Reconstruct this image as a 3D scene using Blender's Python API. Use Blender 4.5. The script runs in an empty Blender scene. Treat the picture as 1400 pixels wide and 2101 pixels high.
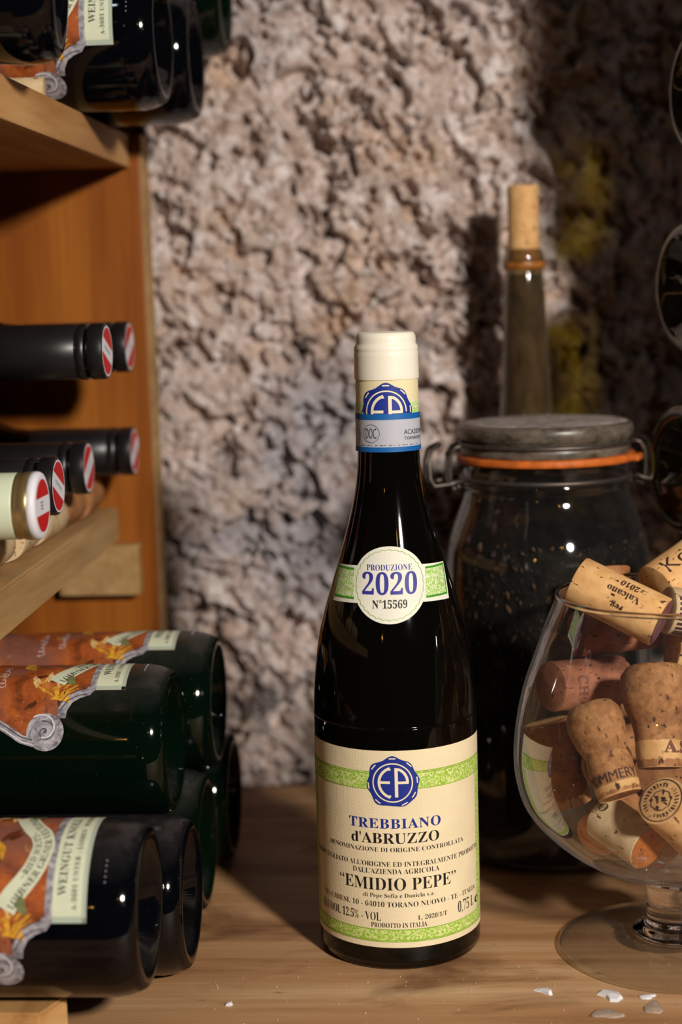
import bpy, bmesh, math, random
import numpy as np
from mathutils import Vector, Matrix
PI = math.pi
R = math.radians
SC = bpy.context.scene
COL = SC.collection

# ------------------------------------------------------------------ camera
F_PX = 3381.8
cam_d = bpy.data.cameras.new('camera')
cam = bpy.data.objects.new('camera', cam_d)
COL.objects.link(cam)
yaw, pitch, roll = 0.0681, 0.1317, 0.0290
fw = Vector((-math.sin(yaw)*math.cos(pitch), math.cos(yaw)*math.cos(pitch), -math.sin(pitch)))
rt = Vector((math.cos(yaw), math.sin(yaw), 0)); up = rt.cross(fw)
rt2 = rt*math.cos(roll) - up*math.sin(roll); up2 = up*math.cos(roll) + rt*math.sin(roll)
CAM = Vector((0.0298, -0.7810, 0.3177))
m = Matrix((rt2, up2, -fw)).transposed().to_4x4(); m.translation = CAM
cam.matrix_world = m
cam_d.sensor_fit = 'VERTICAL'; cam_d.sensor_height = 36.0; cam_d.sensor_width = 24.0
cam_d.lens = F_PX/2101*36.0
cam_d.clip_start = 0.02
cam_d.dof.use_dof = True; cam_d.dof.focus_distance = 0.775; cam_d.dof.aperture_fstop = 4.6
cam_d.dof.aperture_blades = 9
SC.camera = cam

# ------------------------------------------------------------------ world, lamps, exposure
w = bpy.data.worlds.new('cellar_air'); SC.world = w; w.use_nodes = True
bg = w.node_tree.nodes['Background']
bg.inputs['Color'].default_value = (0.85, 0.9, 1.0, 1); bg.inputs['Strength'].default_value = 0.008

def lamp(name, kind, loc, energy, color, size, target=None):
    l = bpy.data.lights.new(name, kind); o = bpy.data.objects.new(name, l); COL.objects.link(o)
    o.location = loc; l.energy = energy; l.color = color
    if kind == 'AREA':
        l.shape = 'DISK'; l.size = size
    else:
        l.shadow_soft_size = size
    if target is not None:
        d = Vector(target) - Vector(loc)
        o.rotation_euler = d.to_track_quat('-Z', 'Y').to_euler()
    return o

lamp('key_lamp', 'AREA', (0.70, -1.22, 0.77), 27.0, (1.0, 0.92, 0.83), 0.14, (0.0, 0.12, 0.17))
lamp('ceiling_lamp', 'POINT', (-0.37, -0.85, 1.35), 1.3, (0.76, 0.87, 1.0), 0.03)
lamp('warm_bulb_a', 'POINT', (0.46, -1.35, 0.80), 0.5, (1.0, 0.48, 0.08), 0.016)
lamp('warm_bulb_b', 'POINT', (-0.38, -1.45, 0.55), 0.5, (1.0, 0.48, 0.08), 0.016)
SC.view_settings.view_transform = 'Standard'
SC.view_settings.look = 'None'
SC.view_settings.gamma = 1.0
SC.view_settings.use_curve_mapping = False
SC.view_settings.exposure = 0.0

# ------------------------------------------------------------------ helpers
def link(name, me, mats, parent=None, smooth=True, loc=None):
    if not isinstance(mats, (list, tuple)): mats = [mats]
    o = bpy.data.objects.new(name, me); COL.objects.link(o)
    if not me.materials:
        for q in mats: me.materials.append(q)
    if smooth: me.polygons.foreach_set('use_smooth', [True]*len(me.polygons))
    if parent is not None: o.parent = parent
    if loc is not None: o.location = loc
    return o

def from_bm(name, bm, mats, parent=None, smooth=True, angle=None):
    me = bpy.data.meshes.new(name); bm.normal_update()
    if angle:
        for e in bm.edges:
            if len(e.link_faces) == 2 and e.calc_face_angle(0) > angle: e.smooth = False
    bm.to_mesh(me); bm.free()
    return link(name, me, mats, parent, smooth)

def thing(name, label, cat, loc=(0, 0, 0), rot=None, group=None):
    o = bpy.data.objects.new(name, None); COL.objects.link(o); o.empty_display_size = 0.02
    o.location = loc
    if rot is not None:
        o.rotation_mode = 'QUATERNION'; o.rotation_quaternion = rot
    tag(o, label, cat, group); return o

def tag(o, label, cat, group=None):
    o['label'] = label; o['category'] = cat
    if group: o['group'] = group

def struct(o):
    o['kind'] = 'structure'; return o

def dup(src, label, loc, rot, group=None, skip=()):
    r = src.copy(); COL.objects.link(r); r.location = loc; r.rotation_mode = 'QUATERNION'; r.rotation_quaternion = rot
    r['label'] = label
    if group: r['group'] = group
    for ch in src.children:
        if ch.name.split('.')[0] in skip: continue
        c = ch.copy(); COL.objects.link(c); c.parent = r
        for g in ch.children:
            d = g.copy(); COL.objects.link(d); d.parent = c
    return r

def lathe_bm(prof, segs=96, mod=None, close_ends=True):
    """prof: list of (r, z) from bottom to top.  mod(i, j) scales the radius of ring i, segment j."""
    bm = bmesh.new(); rings = []
    for i, (r, z) in enumerate(prof):
        if r < 1e-6:
            rings.append([bm.verts.new((0, 0, z))]); continue
        rings.append([bm.verts.new((r*(mod(i, j) if mod else 1)*math.cos(2*PI*j/segs), r*(mod(i, j) if mod else 1)*math.sin(2*PI*j/segs), z)) for j in range(segs)])
    for a, b in zip(rings, rings[1:]):
        for j in range(segs):
            k = (j+1) % segs
            if len(a) == 1 and len(b) > 1: bm.faces.new((a[0], b[k], b[j]))
            elif len(b) == 1 and len(a) > 1: bm.faces.new((a[j], a[k], b[0]))
            elif len(a) > 1: bm.faces.new((a[j], a[k], b[k], b[j]))
    return bm

def smooth_prof(pts, n=6):
    """Catmull-Rom through (r, z) points."""
    out = []
    P = [pts[0]] + list(pts) + [pts[-1]]
    for i in range(1, len(P)-2):
        p0, p1, p2, p3 = [np.array(q, float) for q in P[i-1:i+3]]
        for k in range(n):
            t = k/n
            v = 0.5*((2*p1) + (-p0+p2)*t + (2*p0-5*p1+4*p2-p3)*t*t + (-p0+3*p1-3*p2+p3)*t**3)
            out.append((max(0.0, v[0]), v[1]))
    out.append(tuple(pts[-1])); return out

def box_bm(a, b, bevel=0.0, seg=2, bm=None):
    bm = bm or bmesh.new()
    r = bmesh.ops.create_cube(bm, size=1.0)
    for v in r['verts']:
        v.co = Vector([a[i] + (v.co[i]+0.5)*(b[i]-a[i]) for i in range(3)])
    if bevel:
        es = list({e for v in r['verts'] for e in v.link_edges})
        bmesh.ops.bevel(bm, geom=es, offset=bevel, segments=seg, affect='EDGES', profile=0.5)
    return bm

def tube_bm(pts, rad, segs=8, closed=False, bm=None):
    bm = bm or bmesh.new(); P = [Vector(p) for p in pts]; n = len(P); rings = []
    prev = None
    for i in range(n):
        a = P[(i-1) % n] if (closed or i > 0) else P[i]; b = P[(i+1) % n] if (closed or i < n-1) else P[i]
        t = (b-a).normalized()
        if prev is None:
            prev = t.orthogonal().normalized()
        x = (prev - t*prev.dot(t)).normalized(); prev = x; y = t.cross(x)
        rings.append([bm.verts.new(P[i] + (x*math.cos(2*PI*k/segs) + y*math.sin(2*PI*k/segs))*rad) for k in range(segs)])
    for i in range(n if closed else n-1):
        a, b = rings[i], rings[(i+1) % n]
        for k in range(segs):
            bm.faces.new((a[k], a[(k+1) % segs], b[(k+1) % segs], b[k]))
    if not closed:
        bm.faces.new(list(reversed(rings[0]))); bm.faces.new(rings[-1])
    return bm

# ---- flat print wrapped on round surfaces
def cyl_map(rad, th0=-PI/2, off=0.0002, z0=0.0, axis_text=False):
    """(u, v) in metres -> point on an upright cylinder, u along the circumference, v along the axis."""
    def f(u, v):
        a = th0 + u/rad
        return Vector(((rad+off)*math.cos(a), (rad+off)*math.sin(a), z0+v))
    return f

def prof_map(prof, th0=-PI/2, off=0.0002, by_arc=None, uref=None):
    zs = [p[1] for p in prof]; rs = [p[0] for p in prof]
    def rad(z): return float(np.interp(z, zs, rs))
    if by_arc is not None:                                     # v is arc length along the profile measured from z = by_arc
        zz = np.linspace(zs[0], zs[-1], 1200); rr = np.interp(zz, zs, rs)
        s = np.concatenate([[0], np.cumsum(np.hypot(np.diff(zz), np.diff(rr)))]); s -= np.interp(by_arc, zz, s)
    def f(u, v):
        z = float(np.interp(v, s, zz)) if by_arc is not None else v
        r = rad(z); a = th0 + u/(uref or r); dr = (rad(z+0.001)-rad(z-0.001))/0.002
        nx, nz = 1/math.hypot(1, dr), -dr/math.hypot(1, dr)
        return Vector(((r+off*nx)*math.cos(a), (r+off*nx)*math.sin(a), z+off*nz))
    return f

def poly_mesh2d(polys):
    """list of closed outlines (even-odd filled) -> (verts2d, faces)"""
    cu = bpy.data.curves.new('outline', 'CURVE'); cu.dimensions = '2D'; cu.fill_mode = 'BOTH'
    for p in polys:
        s = cu.splines.new('POLY'); s.points.add(len(p)-1); s.use_cyclic_u = True
        s.points.foreach_set('co', [c for q in p for c in (q[0]*1000, q[1]*1000, 0, 1)])
    return curve_to_2d(cu, 0.001)

def curve_to_2d(cu, k):
    o = bpy.data.objects.new('outline', cu); COL.objects.link(o)
    dg = bpy.context.evaluated_depsgraph_get(); dg.update()
    me = o.evaluated_get(dg).to_mesh()
    V = [(v.co.x*k, v.co.y*k) for v in me.vertices]; Fc = [tuple(p.vertices) for p in me.polygons]
    o.evaluated_get(dg).to_mesh_clear()
    bpy.data.objects.remove(o); bpy.data.curves.remove(cu)
    return V, Fc

def serif(s):
    o = ''
    for ch in s:
        if 'A' <= ch <= 'Z': o += chr(0x1D400+ord(ch)-65)
        elif 'a' <= ch <= 'z': o += chr(0x1D41A+ord(ch)-97)
        elif '0' <= ch <= '9': o += chr(0x1D7CE+ord(ch)-48)
        else: o += ch
    return o

def text2d(s, cap, width=None, cx=0.0, base=0.0, left=None, thin=-0.008, use_serif=True, space=1.0, warp=None, condense=None):
    """letters with cap height `cap`, fitted to `width`; centred on cx or starting at left"""
    cu = bpy.data.curves.new('letters', 'FONT'); cu.body = serif(s) if use_serif else s
    cu.resolution_u = 3; cu.offset = thin; cu.space_character = space
    V, Fc = curve_to_2d(cu, 1.0)
    x0, x1 = min(v[0] for v in V), max(v[0] for v in V)
    ky = cap/0.66; kx = (width/(x1-x0)) if width else ky*(condense or 1)
    xs = (left if left is not None else cx - (x1-x0)*kx/2)
    V = [((v[0]-x0)*kx + xs, v[1]*ky + base) for v in V]
    if warp: V = [warp(*v) for v in V]
    return V, Fc

def join2d(lst):
    V, Fc = [], []
    for v, f in lst:
        n = len(V); V += v; Fc += [tuple(i+n for i in q) for q in f]
    return V, Fc

PRINT = ('border_line', 'wing_line', 'scallop_line', 'seal_marks', 'scroll_frame', 'scroll_lines', 'scroll_pearls', 'painted_shadow', 'painted_cloth', 'painted_figure', 'ribbon_curl', 'banner_edge', 'fine_print', 'lettering', 'printed_stripes', 'end_stamp', 'red_field', 'stamp_ring', 'end_ring')
def decal(name, vf, fmap, mat, parent, step=None, vstep=None, uv=False, label=None):
    V, Fc = vf; bm = bmesh.new(); vs = [bm.verts.new((a, b, 0)) for a, b in V]
    for f in Fc:
        try: bm.faces.new([vs[i] for i in f])
        except ValueError: pass
    for st, ax in ((step, 0), (vstep, 1)):
        if not st: continue
        lo = min(v[ax] for v in V); hi = max(v[ax] for v in V); k = math.ceil(lo/st)*st
        while k < hi:
            no = (1, 0, 0) if ax == 0 else (0, 1, 0); co = (k, 0, 0) if ax == 0 else (0, k, 0)
            bmesh.ops.bisect_plane(bm, geom=bm.verts[:]+bm.edges[:]+bm.faces[:], plane_co=co, plane_no=no, dist=1e-7)
            k += st
    if uv:
        lay = bm.loops.layers.uv.new('UVMap')
        for f in bm.faces:
            for l in f.loops: l[lay].uv = (l.vert.co.x*1000, l.vert.co.y*1000)
    for v in bm.verts: v.co = fmap(v.co.x, v.co.y)
    o = from_bm(name, bm, mat, parent, smooth=False)
    if label: o['label'] = label
    if name in PRINT: o['kind'] = 'stuff'
    return o

def rect(u0, u1, v0, v1): return [(u0, v0), (u1, v0), (u1, v1), (u0, v1)]
def circle(cx, cy, r, n=48, wob=0, k=0, ry=None): return [(cx+(r+wob*math.cos(k*a))*math.cos(a), cy+((ry or r)+wob*math.cos(k*a))*math.sin(a)) for a in [2*PI*i/n for i in range(n)]]

def stroke(pts, w):
    """open polyline -> outline polygon; w is one width or a list"""
    P = [Vector((p[0], p[1])) for p in pts]; n = len(P); L, Rr = [], []
    for i in range(n):
        t = (P[min(i+1, n-1)] - P[max(i-1, 0)]).normalized(); q = Vector((-t.y, t.x))*((w[i] if isinstance(w, (list, tuple)) else w)/2)
        L.append(tuple(P[i]+q)); Rr.append(tuple(P[i]-q))
    return L + Rr[::-1]

def arc(cx, cy, r, a0, a1, n=16): return [(cx+r*math.cos(R(a0+(a1-a0)*i/n)), cy+r*math.sin(R(a0+(a1-a0)*i/n))) for i in range(n+1)]

# ------------------------------------------------------------------ materials
def lin(c):
    return tuple(((x/255)/12.92 if x/255 <= 0.04045 else ((x/255+0.055)/1.055)**2.4) for x in c) + (1,)

class N:
    def __init__(s, name):
        s.m = bpy.data.materials.new(name); s.m.use_nodes = True; s.t = s.m.node_tree; s.b = s.t.nodes['Principled BSDF']; s.out = s.t.nodes['Material Output']
    def n(s, ty, **kw):
        x = s.t.nodes.new(ty)
        for k, v in kw.items():
            if k.startswith('i_'): x.inputs[k[2:].replace('_', ' ')].default_value = v
            else: setattr(x, k, v)
        return x
    def l(s, a, b): s.t.links.new(a, b)
    def coord(s, scale=(1, 1, 1), which='Object', rot=(0, 0, 0)):
        c = s.n('ShaderNodeTexCoord'); mp = s.n('ShaderNodeMapping'); mp.inputs['Scale'].default_value = scale; mp.inputs['Rotation'].default_value = rot
        s.l(c.outputs[which], mp.inputs['Vector']); return mp.outputs['Vector']
    def noise(s, vec, scale, detail=4, rough=0.55, dist=0.0):
        x = s.n('ShaderNodeTexNoise'); x.inputs['Scale'].default_value = scale; x.inputs['Detail'].default_value = detail
        x.inputs['Roughness'].default_value = rough; x.inputs['Distortion'].default_value = dist; s.l(vec, x.inputs['Vector']); return x
    def ramp(s, fac, stops, mode='LINEAR'):
        x = s.n('ShaderNodeValToRGB'); e = x.color_ramp.elements; x.color_ramp.interpolation = mode
        e[0].position, e[0].color = stops[0][0], stops[0][1]; e[1].position, e[1].color = stops[-1][0], stops[-1][1]
        for p, c in stops[1:-1]:
            q = e.new(p); q.color = c
        s.l(fac, x.inputs['Fac']); return x
    def mix(s, fac, a, b, blend='MIX'):
        x = s.n('ShaderNodeMix', data_type='RGBA', blend_type=blend)
        for v, k in ((fac, 0), (a, 6), (b, 7)):
            if hasattr(v, 'is_linked'): s.l(v, x.inputs[k])
            else: x.inputs[k].default_value = v
        return x.outputs[2]
    def math(s, op, a, b=0.0):
        x = s.n('ShaderNodeMath', operation=op)
        for v, k in ((a, 0), (b, 1)):
            if hasattr(v, 'is_linked'): s.l(v, x.inputs[k])
            else: x.inputs[k].default_value = v
        return x.outputs[0]
    def bump(s, h, strength=0.3, dist=0.001):
        x = s.n('ShaderNodeBump'); x.inputs['Strength'].default_value = strength; x.inputs['Distance'].default_value = dist
        s.l(h, x.inputs['Height']); s.l(x.outputs['Normal'], s.b.inputs['Normal']); return x
    def base(s, c, rough=0.5, spec=0.5, metal=0.0):
        if hasattr(c, 'is_linked'): s.l(c, s.b.inputs['Base Color'])
        else: s.b.inputs['Base Color'].default_value = c
        s.b.inputs['Roughness'].default_value = rough; s.b.inputs['Specular IOR Level'].default_value = spec; s.b.inputs['Metallic'].default_value = metal
        return s

def plain(name, rgb, rough=0.6, spec=0.4, metal=0.0, var=0.0, vscale=200):
    q = N(name); c = lin(rgb)
    if var:
        nz = q.noise(q.coord(), vscale, 3)
        d = tuple(x*(1-var) for x in c[:3]) + (1,); e = tuple(min(1, x*(1+var)) for x in c[:3]) + (1,)
        q.base(q.ramp(nz.outputs['Fac'], [(0.3, d), (0.7, e)]).outputs['Color'], rough, spec, metal)
    else: q.base(c, rough, spec, metal)
    return q.m

def wood(name, dark, mid, light, axis=0, rough=0.6, scale=1.0, stains=None, knots=True):
    q = N(name)
    sc = [55*scale]*3; sc[axis] = 4*scale
    v = q.coord(tuple(sc)); v2 = q.coord((14*scale if axis != 0 else 1.6*scale, 14*scale if axis != 1 else 1.6*scale, 14*scale if axis != 2 else 1.6*scale))
    n1 = q.noise(v, 1.0, 6, 0.6, 0.4); n2 = q.noise(v2, 1.0, 3, 0.5, 0.8)
    sc2 = [420*scale]*3; sc2[axis] = 9*scale
    n3 = q.noise(q.coord(tuple(sc2)), 1.0, 2, 0.5)
    f = q.math('ADD', q.math('MULTIPLY', n1.outputs['Fac'], 0.55), q.math('MULTIPLY', n2.outputs['Fac'], 0.45))
    c = q.ramp(f, [(0.36, lin(dark)), (0.5, lin(mid)), (0.64, lin(light))]).outputs['Color']
    c = q.mix(q.math('MULTIPLY', q.ramp(n3.outputs['Fac'], [(0.5, (0, 0, 0, 1)), (0.75, (1, 1, 1, 1))]).outputs['Color'], 0.22), c, lin(dark))
    if stains:
        s1 = q.noise(q.coord((9, 15, 9)), 1.0, 5, 0.6, 0.5)
        c = q.mix(q.ramp(s1.outputs['Fac'], [(0.52, (0, 0, 0, 1)), (0.66, (0.8, 0.8, 0.8, 1))]).outputs['Color'], c, lin(stains))
        s2 = q.noise(q.coord((60, 90, 60)), 1.0, 3, 0.6)
        c = q.mix(q.ramp(s2.outputs['Fac'], [(0.66, (0, 0, 0, 1)), (0.74, (0.5, 0.5, 0.5, 1))]).outputs['Color'], c, lin(stains))
    q.base(c, rough, 0.3); q.bump(n3.outputs['Fac'], 0.25, 0.0006); return q.m

def thin_glass(name, tint=(1, 1, 1), haze=0.0, haze_col=(0.6, 0.6, 0.58), edge=1.0, rough=0.02, dirt=0.0, power=3.4, film=5.0):
    """a glass wall seen as one surface: clear straight on, reflecting at a slant, with a film of dust that also stands in for bright edge reflections"""
    q = N(name); q.t.nodes.remove(q.b)
    tr = q.n('ShaderNodeBsdfTransparent'); tr.inputs['Color'].default_value = tuple(tint)+(1,)
    gl = q.n('ShaderNodeBsdfGlossy'); gl.inputs['Roughness'].default_value = rough; gl.inputs['Color'].default_value = (1, 1, 1, 1)
    lw = q.n('ShaderNodeLayerWeight'); lw.inputs['Blend'].default_value = 0.5
    f = q.math('ADD', q.math('MULTIPLY', q.math('POWER', lw.outputs['Facing'], power), 0.92*edge), 0.06)
    mx = q.n('ShaderNodeMixShader'); q.l(f, mx.inputs[0]); q.l(tr.outputs[0], mx.inputs[1]); q.l(gl.outputs[0], mx.inputs[2]); s = mx
    if haze or dirt:
        df = q.n('ShaderNodeBsdfDiffuse'); df.inputs['Color'].default_value = tuple(haze_col)+(1,)
        tl = q.n('ShaderNodeBsdfTranslucent'); tl.inputs['Color'].default_value = tuple(haze_col)+(1,); m3 = q.n('ShaderNodeMixShader'); m3.inputs[0].default_value = 0.5; q.l(df.outputs[0], m3.inputs[1]); q.l(tl.outputs[0], m3.inputs[2]); df = m3
        m2 = q.n('ShaderNodeMixShader')
        nz = q.noise(q.coord((1, 1, 0.6)), 90, 5, 0.65)
        fac = q.math('MULTIPLY', q.ramp(nz.outputs['Fac'], [(0.3, (0.35, 0.35, 0.35, 1)), (0.75, (1, 1, 1, 1))]).outputs['Color'], haze)
        if dirt:
            d2 = q.noise(q.coord((1, 1, 1)), 260, 4, 0.6)
            fac = q.math('ADD', fac, q.math('MULTIPLY', q.ramp(d2.outputs['Fac'], [(0.62, (0, 0, 0, 1)), (0.72, (1, 1, 1, 1))]).outputs['Color'], dirt))
        fac = q.math('MULTIPLY', fac, q.math('ADD', 1.0, q.math('MULTIPLY', q.math('POWER', lw.outputs['Facing'], 3.0), film)))
        q.l(fac, m2.inputs[0]); q.l(s.outputs[0], m2.inputs[1]); q.l(df.outputs[0], m2.inputs[2]); s = m2
    q.l(s.outputs[0], q.out.inputs['Surface']); return q.m

def dark_glass(name, rgb, dust=0.25, rough=0.06, dust_rgb=(96, 92, 90)):
    q = N(name); c = lin(rgb); g = q.n('ShaderNodeNewGeometry'); sx = q.n('ShaderNodeSeparateXYZ'); q.l(g.outputs['Normal'], sx.inputs[0])
    nz = q.noise(q.coord(), 140, 5, 0.7)
    upm = q.ramp(sx.outputs['Z'], [(0.55, (0, 0, 0, 1)), (1.0, (1, 1, 1, 1))]).outputs['Color']        # dust settles on what faces up
    sp = q.noise(q.coord(), 900, 2, 0.5)
    speck = q.ramp(sp.outputs['Fac'], [(0.70, (0, 0, 0, 1)), (0.76, (1, 1, 1, 1))]).outputs['Color']
    f = q.math('MULTIPLY', q.math('MULTIPLY', upm, nz.outputs['Fac']), dust)
    f = q.math('ADD', f, q.math('MULTIPLY', speck, dust*0.35))
    q.base(q.mix(f, c, lin(dust_rgb)), rough, 0.38)
    q.l(q.math('ADD', q.math('MULTIPLY', f, 1.2), rough), q.b.inputs['Roughness'])
    q.b.inputs['IOR'].default_value = 1.5
    return q.m

def cork_mat(name, base, dark, speck=(70, 42, 22), agglomerate=False):
    q = N(name); v = q.coord()
    n1 = q.noise(v, 120, 5, 0.6)
    if agglomerate:
        vo = q.n('ShaderNodeTexVoronoi', feature='SMOOTH_F1'); vo.inputs['Scale'].default_value = 300; vo.inputs['Smoothness'].default_value = .5; q.l(q.coord(), vo.inputs['Vector'])
        n4 = q.noise(v, 420, 3, 0.6); f = q.math('ADD', q.math('MULTIPLY', vo.outputs['Color'], 0.26), q.math('ADD', q.math('MULTIPLY', n1.outputs['Fac'], 0.42), q.math('MULTIPLY', n4.outputs['Fac'], 0.34)))
        ve = q.n('ShaderNodeTexVoronoi', feature='DISTANCE_TO_EDGE'); ve.inputs['Scale'].default_value = 330; q.l(q.coord(), ve.inputs['Vector'])
    else: f = n1.outputs['Fac']
    c = q.ramp(f, [(0.3, lin(dark)), (0.65, lin(base))]).outputs['Color']
    n2 = q.noise(q.coord((1, 1, 0.55)), 330, 3, 0.55)
    pits = q.ramp(n2.outputs['Fac'], [(0.63, (0, 0, 0, 1)), (0.68, (1, 1, 1, 1))]).outputs['Color']
    c = q.mix(pits, c, lin(speck))
    if agglomerate:
        c = q.mix(q.ramp(ve.outputs['Distance'], [(0.0, (0.25, 0.25, 0.25, 1)), (0.14, (0, 0, 0, 1))]).outputs['Color'], c, lin(dark))
    q.base(c, 0.75, 0.25); q.bump(q.math('SUBTRACT', n1.outputs['Fac'], pits), 0.5, 0.0006); return q.m

M = {}
M['paper'] = None
def paper(name, rgb, weave=True):
    q = N(name); n1 = q.noise(q.coord(), 60, 4); c = lin(rgb); d = tuple(x*0.93 for x in c[:3])+(1,)
    q.base(q.ramp(n1.outputs['Fac'], [(0.35, d), (0.65, c)]).outputs['Color'], 0.62, 0.3)
    if weave:
        w1 = q.noise(q.coord((1, 1, 0.06)), 2600, 2); w2 = q.noise(q.coord((0.06, 0.06, 1)), 2600, 2)
        q.bump(q.math('ADD', w1.outputs['Fac'], w2.outputs['Fac']), 0.35, 0.00035)
    return q.m
def lace(name, c1, c2, c3, scale=0.30):
    """printed scrollwork: uv in millimetres"""
    q = N(name); v = q.coord((1, 1, 1), 'UV')
    vo = q.n('ShaderNodeTexVoronoi'); vo.inputs['Scale'].default_value = scale; q.l(v, vo.inputs['Vector'])
    nz = q.noise(v, 0.33, 2, 0.5, 1.2)
    s = q.math('SINE', q.math('ADD', q.math('MULTIPLY', vo.outputs['Distance'], 17.0), q.math('MULTIPLY', nz.outputs['Fac'], 14.0)))
    n2 = q.noise(v, 0.55, 2, 0.5, 0.4)
    f = q.math('ADD', q.math('MULTIPLY', s, 0.28), n2.outputs['Fac'])
    c = q.ramp(f, [(0.28, lin(c1)), (0.5, lin(c2)), (0.78, lin(c3))]).outputs['Color']
    q.base(c, 0.62, 0.3); return q.m

M['label_paper'] = paper('cream_laid_paper', (240, 224, 186))
M['vintage_paper'] = paper('white_vintage_paper', (240, 238, 222))
M['blue'] = plain('blue_print', (24, 46, 140), 0.55)
M['violet'] = plain('violet_blue_print', (50, 52, 150), 0.55)
M['black'] = plain('black_print', (22, 18, 16), 0.6)
M['cream_print'] = plain('cream_print', (240, 228, 198), 0.6)
M['green_lace'] = lace('green_scroll_print', (150, 190, 62), (182, 208, 96), (222, 228, 158))
M['green_line'] = plain('green_line_print', (138, 178, 52), 0.6)
M['green_dark'] = plain('dark_green_line_print', (70, 150, 40), 0.6)
M['green_fade'] = lace('pale_scroll_print', (150, 195, 90), (195, 222, 140), (236, 240, 210), 0.5)
M['strip_grey'] = paper('grey_tax_strip_paper', (186, 188, 198), False)
M['strip_blue'] = plain('tax_strip_blue', (16, 96, 168), 0.55)
M['ink_grey'] = plain('grey_ink', (70, 74, 90), 0.6)
M['cap_white'] = plain('ivory_cap_plastic', (240, 234, 216), 0.42, 0.4)
M['neck_paper'] = paper('cream_neck_foil', (236, 224, 180), False)
M['bottle_black'] = dark_glass('near_black_glass', (7, 6, 4), 0.035, 0.05)

# ------------------------------------------------------------------ the wall behind
def hash2(ix, iy, seed):
    h = (ix.astype(np.int64)*374761393 + iy.astype(np.int64)*668265263 + seed*1442695041) & 0x7fffffff
    h = ((h ^ (h >> 13))*1274126177) & 0x7fffffff
    return ((h ^ (h >> 16)) & 0xffff)/65535.0
def vnoise(x, y, seed):
    ix, iy = np.floor(x), np.floor(y); fx, fy = x-ix, y-iy; fx = fx*fx*(3-2*fx); fy = fy*fy*(3-2*fy)
    a, b, c, d = hash2(ix, iy, seed), hash2(ix+1, iy, seed), hash2(ix, iy+1, seed), hash2(ix+1, iy+1, seed)
    return (a*(1-fx)+b*fx)*(1-fy) + (c*(1-fx)+d*fx)*fy
def fbm(x, y, seed, o=4, g=0.5):
    t = 0; a = 1; s = 0
    for k in range(o):
        t = t + a*vnoise(x*2**k, y*2**k, seed+k*17); s += a; a *= g
    return t/s
def worley(x, y, seed):
    ix, iy = np.floor(x), np.floor(y); f1 = np.full(x.shape, 9.0); f2 = f1.copy(); idv = np.zeros(x.shape)
    for dx in (-1, 0, 1):
        for dy in (-1, 0, 1):
            cx, cy = ix+dx, iy+dy
            d = np.hypot(cx+hash2(cx, cy, seed)-x, cy+hash2(cx, cy, seed+5)-y)
            n = d < f1; f2 = np.where(n, f1, np.minimum(f2, d)); idv = np.where(n, hash2(cx, cy, seed+9), idv); f1 = np.where(n, d, f1)
    return f1, f2, idv
def sstep(a, b, x):
    t = np.clip((x-a)/(b-a), 0, 1); return t*t*(3-2*t)

WALL_Y = 0.285
def wall_height(X, Z):
    """how far the rough tufa stands out of the wall plane towards the room (metres)"""
    wx = X + 0.006*(fbm(X*60, Z*60, 3, 2)-.5); wz = Z + 0.006*(fbm(X*60, Z*60, 8, 2)-.5)
    h = 0.010*(fbm(X*9, Z*9, 21, 3)-.5) + 0.006*(fbm(X*32, Z*32, 31, 2)-.5) + 0.0035*(fbm(X*75, Z*75, 37, 2)-.5)
    f1, f2, idv = worley(wx*120, wz*100, 41)
    h += 0.0030*(idv-.5)*sstep(0.02, 0.30, f2-f1) + 0.0026*(0.5-f1) - 0.0010*(1-sstep(0.0, 0.2, f2-f1))*sstep(.35, .65, fbm(X*40, Z*40, 47, 2))
    rx, rz = wx*0.8+wz*0.6, wz*0.8-wx*0.6                         # pores lean the same way
    p = fbm(rx*185, rz*120, 51, 3); dn = sstep(.36, .62, fbm(X*24+5, Z*24, 57, 3)); h -= (0.0040+0.0050*dn)*sstep(0.60-.07*dn, 0.665-.07*dn, p)
    p2 = fbm(rx*62, rz*46, 61, 3); h -= 0.012*sstep(0.63, 0.67, p2); p3 = fbm(rx*34+9, rz*30, 67, 3); h -= 0.012*sstep(0.66, 0.71, p3)
    h += 0.0030*(fbm(X*260, Z*260, 71, 3)-.5)
    g1, g2, gid = worley(X*15+3.3, Z*19+1.7, 81)                 # the coarse stones of the rubble
    h += 0.004*(gid-.5) - 0.003*(1-sstep(0.0, 0.07, g2-g1))*sstep(.35, .6, fbm(X*11, Z*11, 91, 2))
    return h

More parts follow.
